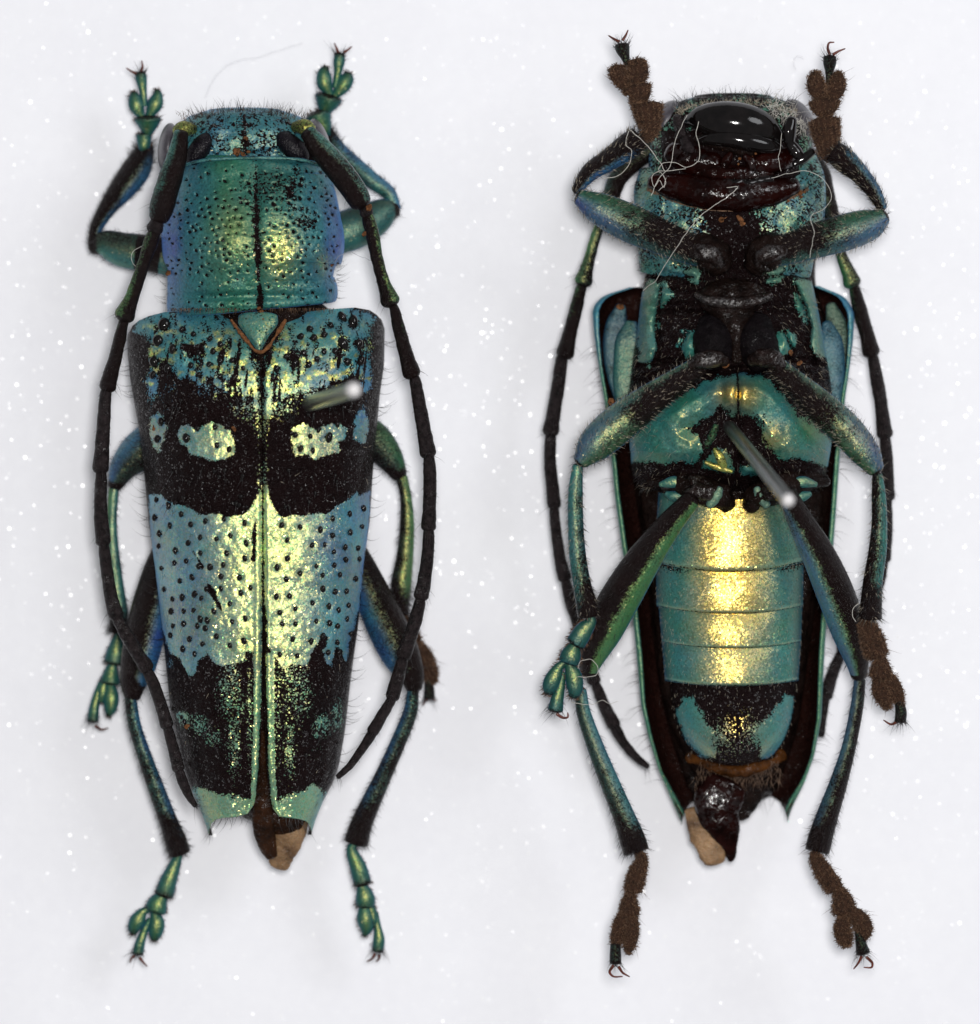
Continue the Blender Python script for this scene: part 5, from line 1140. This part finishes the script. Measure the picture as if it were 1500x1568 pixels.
leg(B, None, [(1186, 560, 16), (1220, 590, 20), (1260, 626, 25), (1298, 662, 26), (1327, 697, 22), (1340, 718, 14)], (240, 236),
    [(1343, 728, 8), (1345, 760, 11), (1346, 800, 12), (1343, 845, 14), (1336, 890, 15), (1333, 930, 17), (1332, 946, 18)], (232, 215),
    [[[(1326, 954, 12), (1335, 980, 18), (1342, 1003, 18)]], [[(1346, 1006, 8), (1348, 1022, 15), (1348, 1034, 18)]], [[(1345, 1040, 9), (1349, 1058, 14), (1356, 1076, 10), (1358, 1083, 6)], [(1360, 1038, 10), (1368, 1055, 13), (1376, 1072, 9), (1378, 1080, 5)]], [[(1376, 1074, 7), (1379, 1090, 9), (1378, 1104, 9)]]], (218, 195),
    [[(1374, 1105), (1364, 1109), (1353, 1103)], [(1384, 1104), (1386, 1108)]], sh_vf(TEAL*.8, np.array(srgb(44, 72, 140)), 1, 1.2, 4, 1.0), shade_limb(TEAL*.55, TEAL*.9, .8, .5, 1, .5, .5), 'pad', hairs=260)
leg(B, None, [(1058, 765, 15), (1025, 803, 20), (985, 858, 27), (947, 920, 31), (921, 970, 29), (905, 1010, 19), (900, 1030, 13)], (226, 175),
    [(889, 1058, 9), (893, 1090, 11), (912, 1145, 13), (934, 1200, 15), (955, 1250, 17), (968, 1285, 20), (974, 1304, 20)], (165, 170),
    [[[(983, 1314, 8), (975, 1338, 14), (969, 1362, 14)]], [[(965, 1370, 9), (963, 1388, 14), (964, 1400, 15)]], [[(953, 1404, 9), (948, 1425, 12), (943, 1443, 9)], [(966, 1406, 10), (966, 1428, 12), (963, 1450, 9), (962, 1458, 4)]], [[(942, 1446, 8), (942, 1462, 9), (942, 1474, 9)]]], (178, 190),
    [[(939, 1478), (933, 1488), (939, 1495), (952, 1495)], [(947, 1480), (953, 1489), (963, 1495)]], shade_limb(np.array(srgb(70, 110, 60)), GREEN, .75, 1.0, 1, 1.5, .8), shade_limb(DEEP, np.array(srgb(58, 105, 118)), .8, .65, 1, .2, .3), 'pad')
leg(B, None, [(1204, 756, 15), (1225, 797, 20), (1254, 852, 26), (1280, 912, 29), (1300, 970, 26), (1312, 1013, 18), (1315, 1034, 13)], (226, 175),
    [(1316, 1042, 9), (1312, 1080, 10), (1299, 1145, 11), (1283, 1200, 14), (1266, 1250, 17), (1255, 1285, 19), (1251, 1303, 19)], (165, 170),
    [[[(1248, 1312, 9), (1262, 1337, 14), (1277, 1360, 14)]], [[(1283, 1364, 10), (1291, 1384, 17), (1290, 1398, 16)]], [[(1293, 1402, 9), (1289, 1422, 13), (1294, 1440, 12), (1297, 1447, 7)], [(1302, 1397, 10), (1317, 1410, 14), (1322, 1425, 13), (1318, 1437, 8)]], [[(1313, 1428, 5), (1317, 1442, 8), (1321, 1459, 11)]]], (178, 190),
    [[(1319, 1464), (1314, 1474), (1307, 1483)], [(1326, 1465), (1335, 1474), (1334, 1481), (1323, 1481)]], shade_limb(np.array(srgb(70, 110, 60)), np.array(srgb(45, 80, 120)), .6, 1.0, -1, 1.3, .6), shade_limb(DEEP, np.array(srgb(50, 80, 105)), .7, .5, -1, .4, .3), 'pad')

# =================================================================== loose lint fibres
def fibre(name, pts, z, r, mat, label, cat='fibre'):
    P = np.array([(x, y, z_, r, r) for (x, y), z_ in zip(pts, (z if isinstance(z, list) else [z]*len(pts)))], float)
    C = catmull(P, max(30, len(pts)*8)); C[:, 0] += (vnoise(C[:, 0], C[:, 1], 9, 4)-.5)*2.2; C[:, 1] += (vnoise(C[:, 1], C[:, 0], 9, 5)-.5)*2.2
    C[:, 3:] *= 0.42
    V, F, _ = loft([tuple(c[:5]) for c in C], 6, 2.5, 2.0, (0.5, 0.5))
    base = pts[0]+((z[0] if isinstance(z, list) else z),)
    e = mesh(name, V, F, M[mat]); tag(e, label, cat); return e
fibre('lint_fibre', [(984, 445), (1004, 428), (1018, 405), (1040, 372), (1068, 335), (1100, 310), (1120, 296), (1130, 286), (1112, 288)], [200, 226, 250, 262, 250, 240, 232, 230, 226], 1.1, 'lint', 'long pale fibre slanting across the front femur and throat of the upturned beetle')
fibre('lint_fibre', [(1052, 176), (1036, 208), (1030, 232), (1026, 255), (1008, 275), (996, 300)], 232, 1.0, 'lint', 'pale fibre running down the left side of the mouth of the upturned beetle')
fibre('lint_fibre', [(1070, 186), (1066, 205), (1072, 232), (1068, 248), (1050, 256), (1032, 248), (1014, 250), (1008, 262), (1050, 258)], 236, 1.0, 'lint', 'looped pale fibre hanging across the mouth of the upturned beetle')
fibre('lint_fibre', [(962, 198), (978, 212), (998, 232), (1018, 262)], 246, 1.1, 'lint', 'short pale fibre on the left front shin of the upturned beetle')
fibre('lint_fibre', [(962, 200), (958, 222), (967, 230), (962, 252), (945, 270), (922, 274)], 250, 0.9, 'lint', 'thin pale fibre dangling from the left front shin')
fibre('lint_fibre', [(1196, 205), (1194, 225), (1192, 248), (1196, 262)], 230, 0.9, 'lint', 'short pale fibre at the right of the mandibles')
fibre('lint_fibre', [(1180, 272), (1208, 266), (1236, 262), (1262, 276), (1272, 300), (1262, 320), (1242, 332), (1246, 356), (1240, 395)], [236, 236, 236, 236, 240, 262, 270, 270, 262], 0.9, 'lint', 'pale fibre curling over the right front femur of the upturned beetle')
fibre('lint_fibre', [(1020, 272), (1016, 288), (1010, 276), (1002, 286), (998, 270), (1010, 264), (1020, 280), (1008, 292)], 236, 0.9, 'lint', 'tangled curl of pale fibre at the left edge of the throat')
fibre('lint_fibre', [(884, 1024), (890, 1012), (904, 1010), (914, 1020), (914, 1032), (900, 1036), (884, 1036)], 228, 0.9, 'lint', 'round loop of pale fibre beside the left middle foot of the upturned beetle')
fibre('lint_fibre', [(876, 1074), (890, 1078), (906, 1078), (922, 1072), (934, 1078), (946, 1074)], 200, 0.8, 'lint', 'wavy pale fibre below the left middle foot of the upturned beetle')
fibre('lint_fibre', [(314, 150), (322, 130), (340, 106), (362, 94), (395, 88), (432, 76), (462, 66)], [60, 40, 30, 25, 25, 30, 30], 0.38, 'lint_dark', 'long thin curved hair lying on the foam above the head of the left beetle')
fibre('lint_fibre', [(216, 377), (206, 383), (200, 394), (204, 404), (208, 407)], 215, 0.8, 'lint', 'tiny curled pale fibre at the left feeler of the left beetle')
fibre('lint_fibre', [(512, 402), (520, 392), (535, 386), (556, 394), (576, 403)], [215, 220, 222, 222, 222], 0.7, 'lint_dark', 'dark thin hair between pronotum and right feeler of the left beetle')
fibre('lint_fibre', [(1314, 924), (1306, 932), (1305, 944), (1310, 952)], 232, 1.0, 'lint', 'bent white fibre at the right middle foot of the upturned beetle')
fibre('lint_fibre', [(1218, 108), (1214, 92), (1222, 86), (1230, 90)], 60, 0.5, 'lint_dark', 'faint curl of hair on the foam left of the right front foot')
# orange crumbs on the first beetle
parts = []
for (x, y, z_, s_) in [(362, 234, 230, 6), (372, 236, 230, 4), (380, 233, 230, 3), (376, 212, 232, 3.5), (399, 478, 240, 4), (399, 490, 246, 6), (396, 472, 238, 3), (358, 656, 266, 4), (238, 655, 200, 5), (286, 1112, 215, 4), (258, 748, 205, 4), (508, 404, 190, 4), (258, 418, 180, 4), (565, 318, 240, 5), (558, 358, 236, 4)]:
    V, F = ellipsoid((x, y, z_), (s_*.8, s_*1.2, s_*.6), 10, 6, rng.uniform(0, 3)); parts.append((V+rng.normal(0, s_*.18, V.shape), F))
V, F = merge(parts); mesh('dirt_crumbs', V, F, M['dirt'], D, kind='stuff')
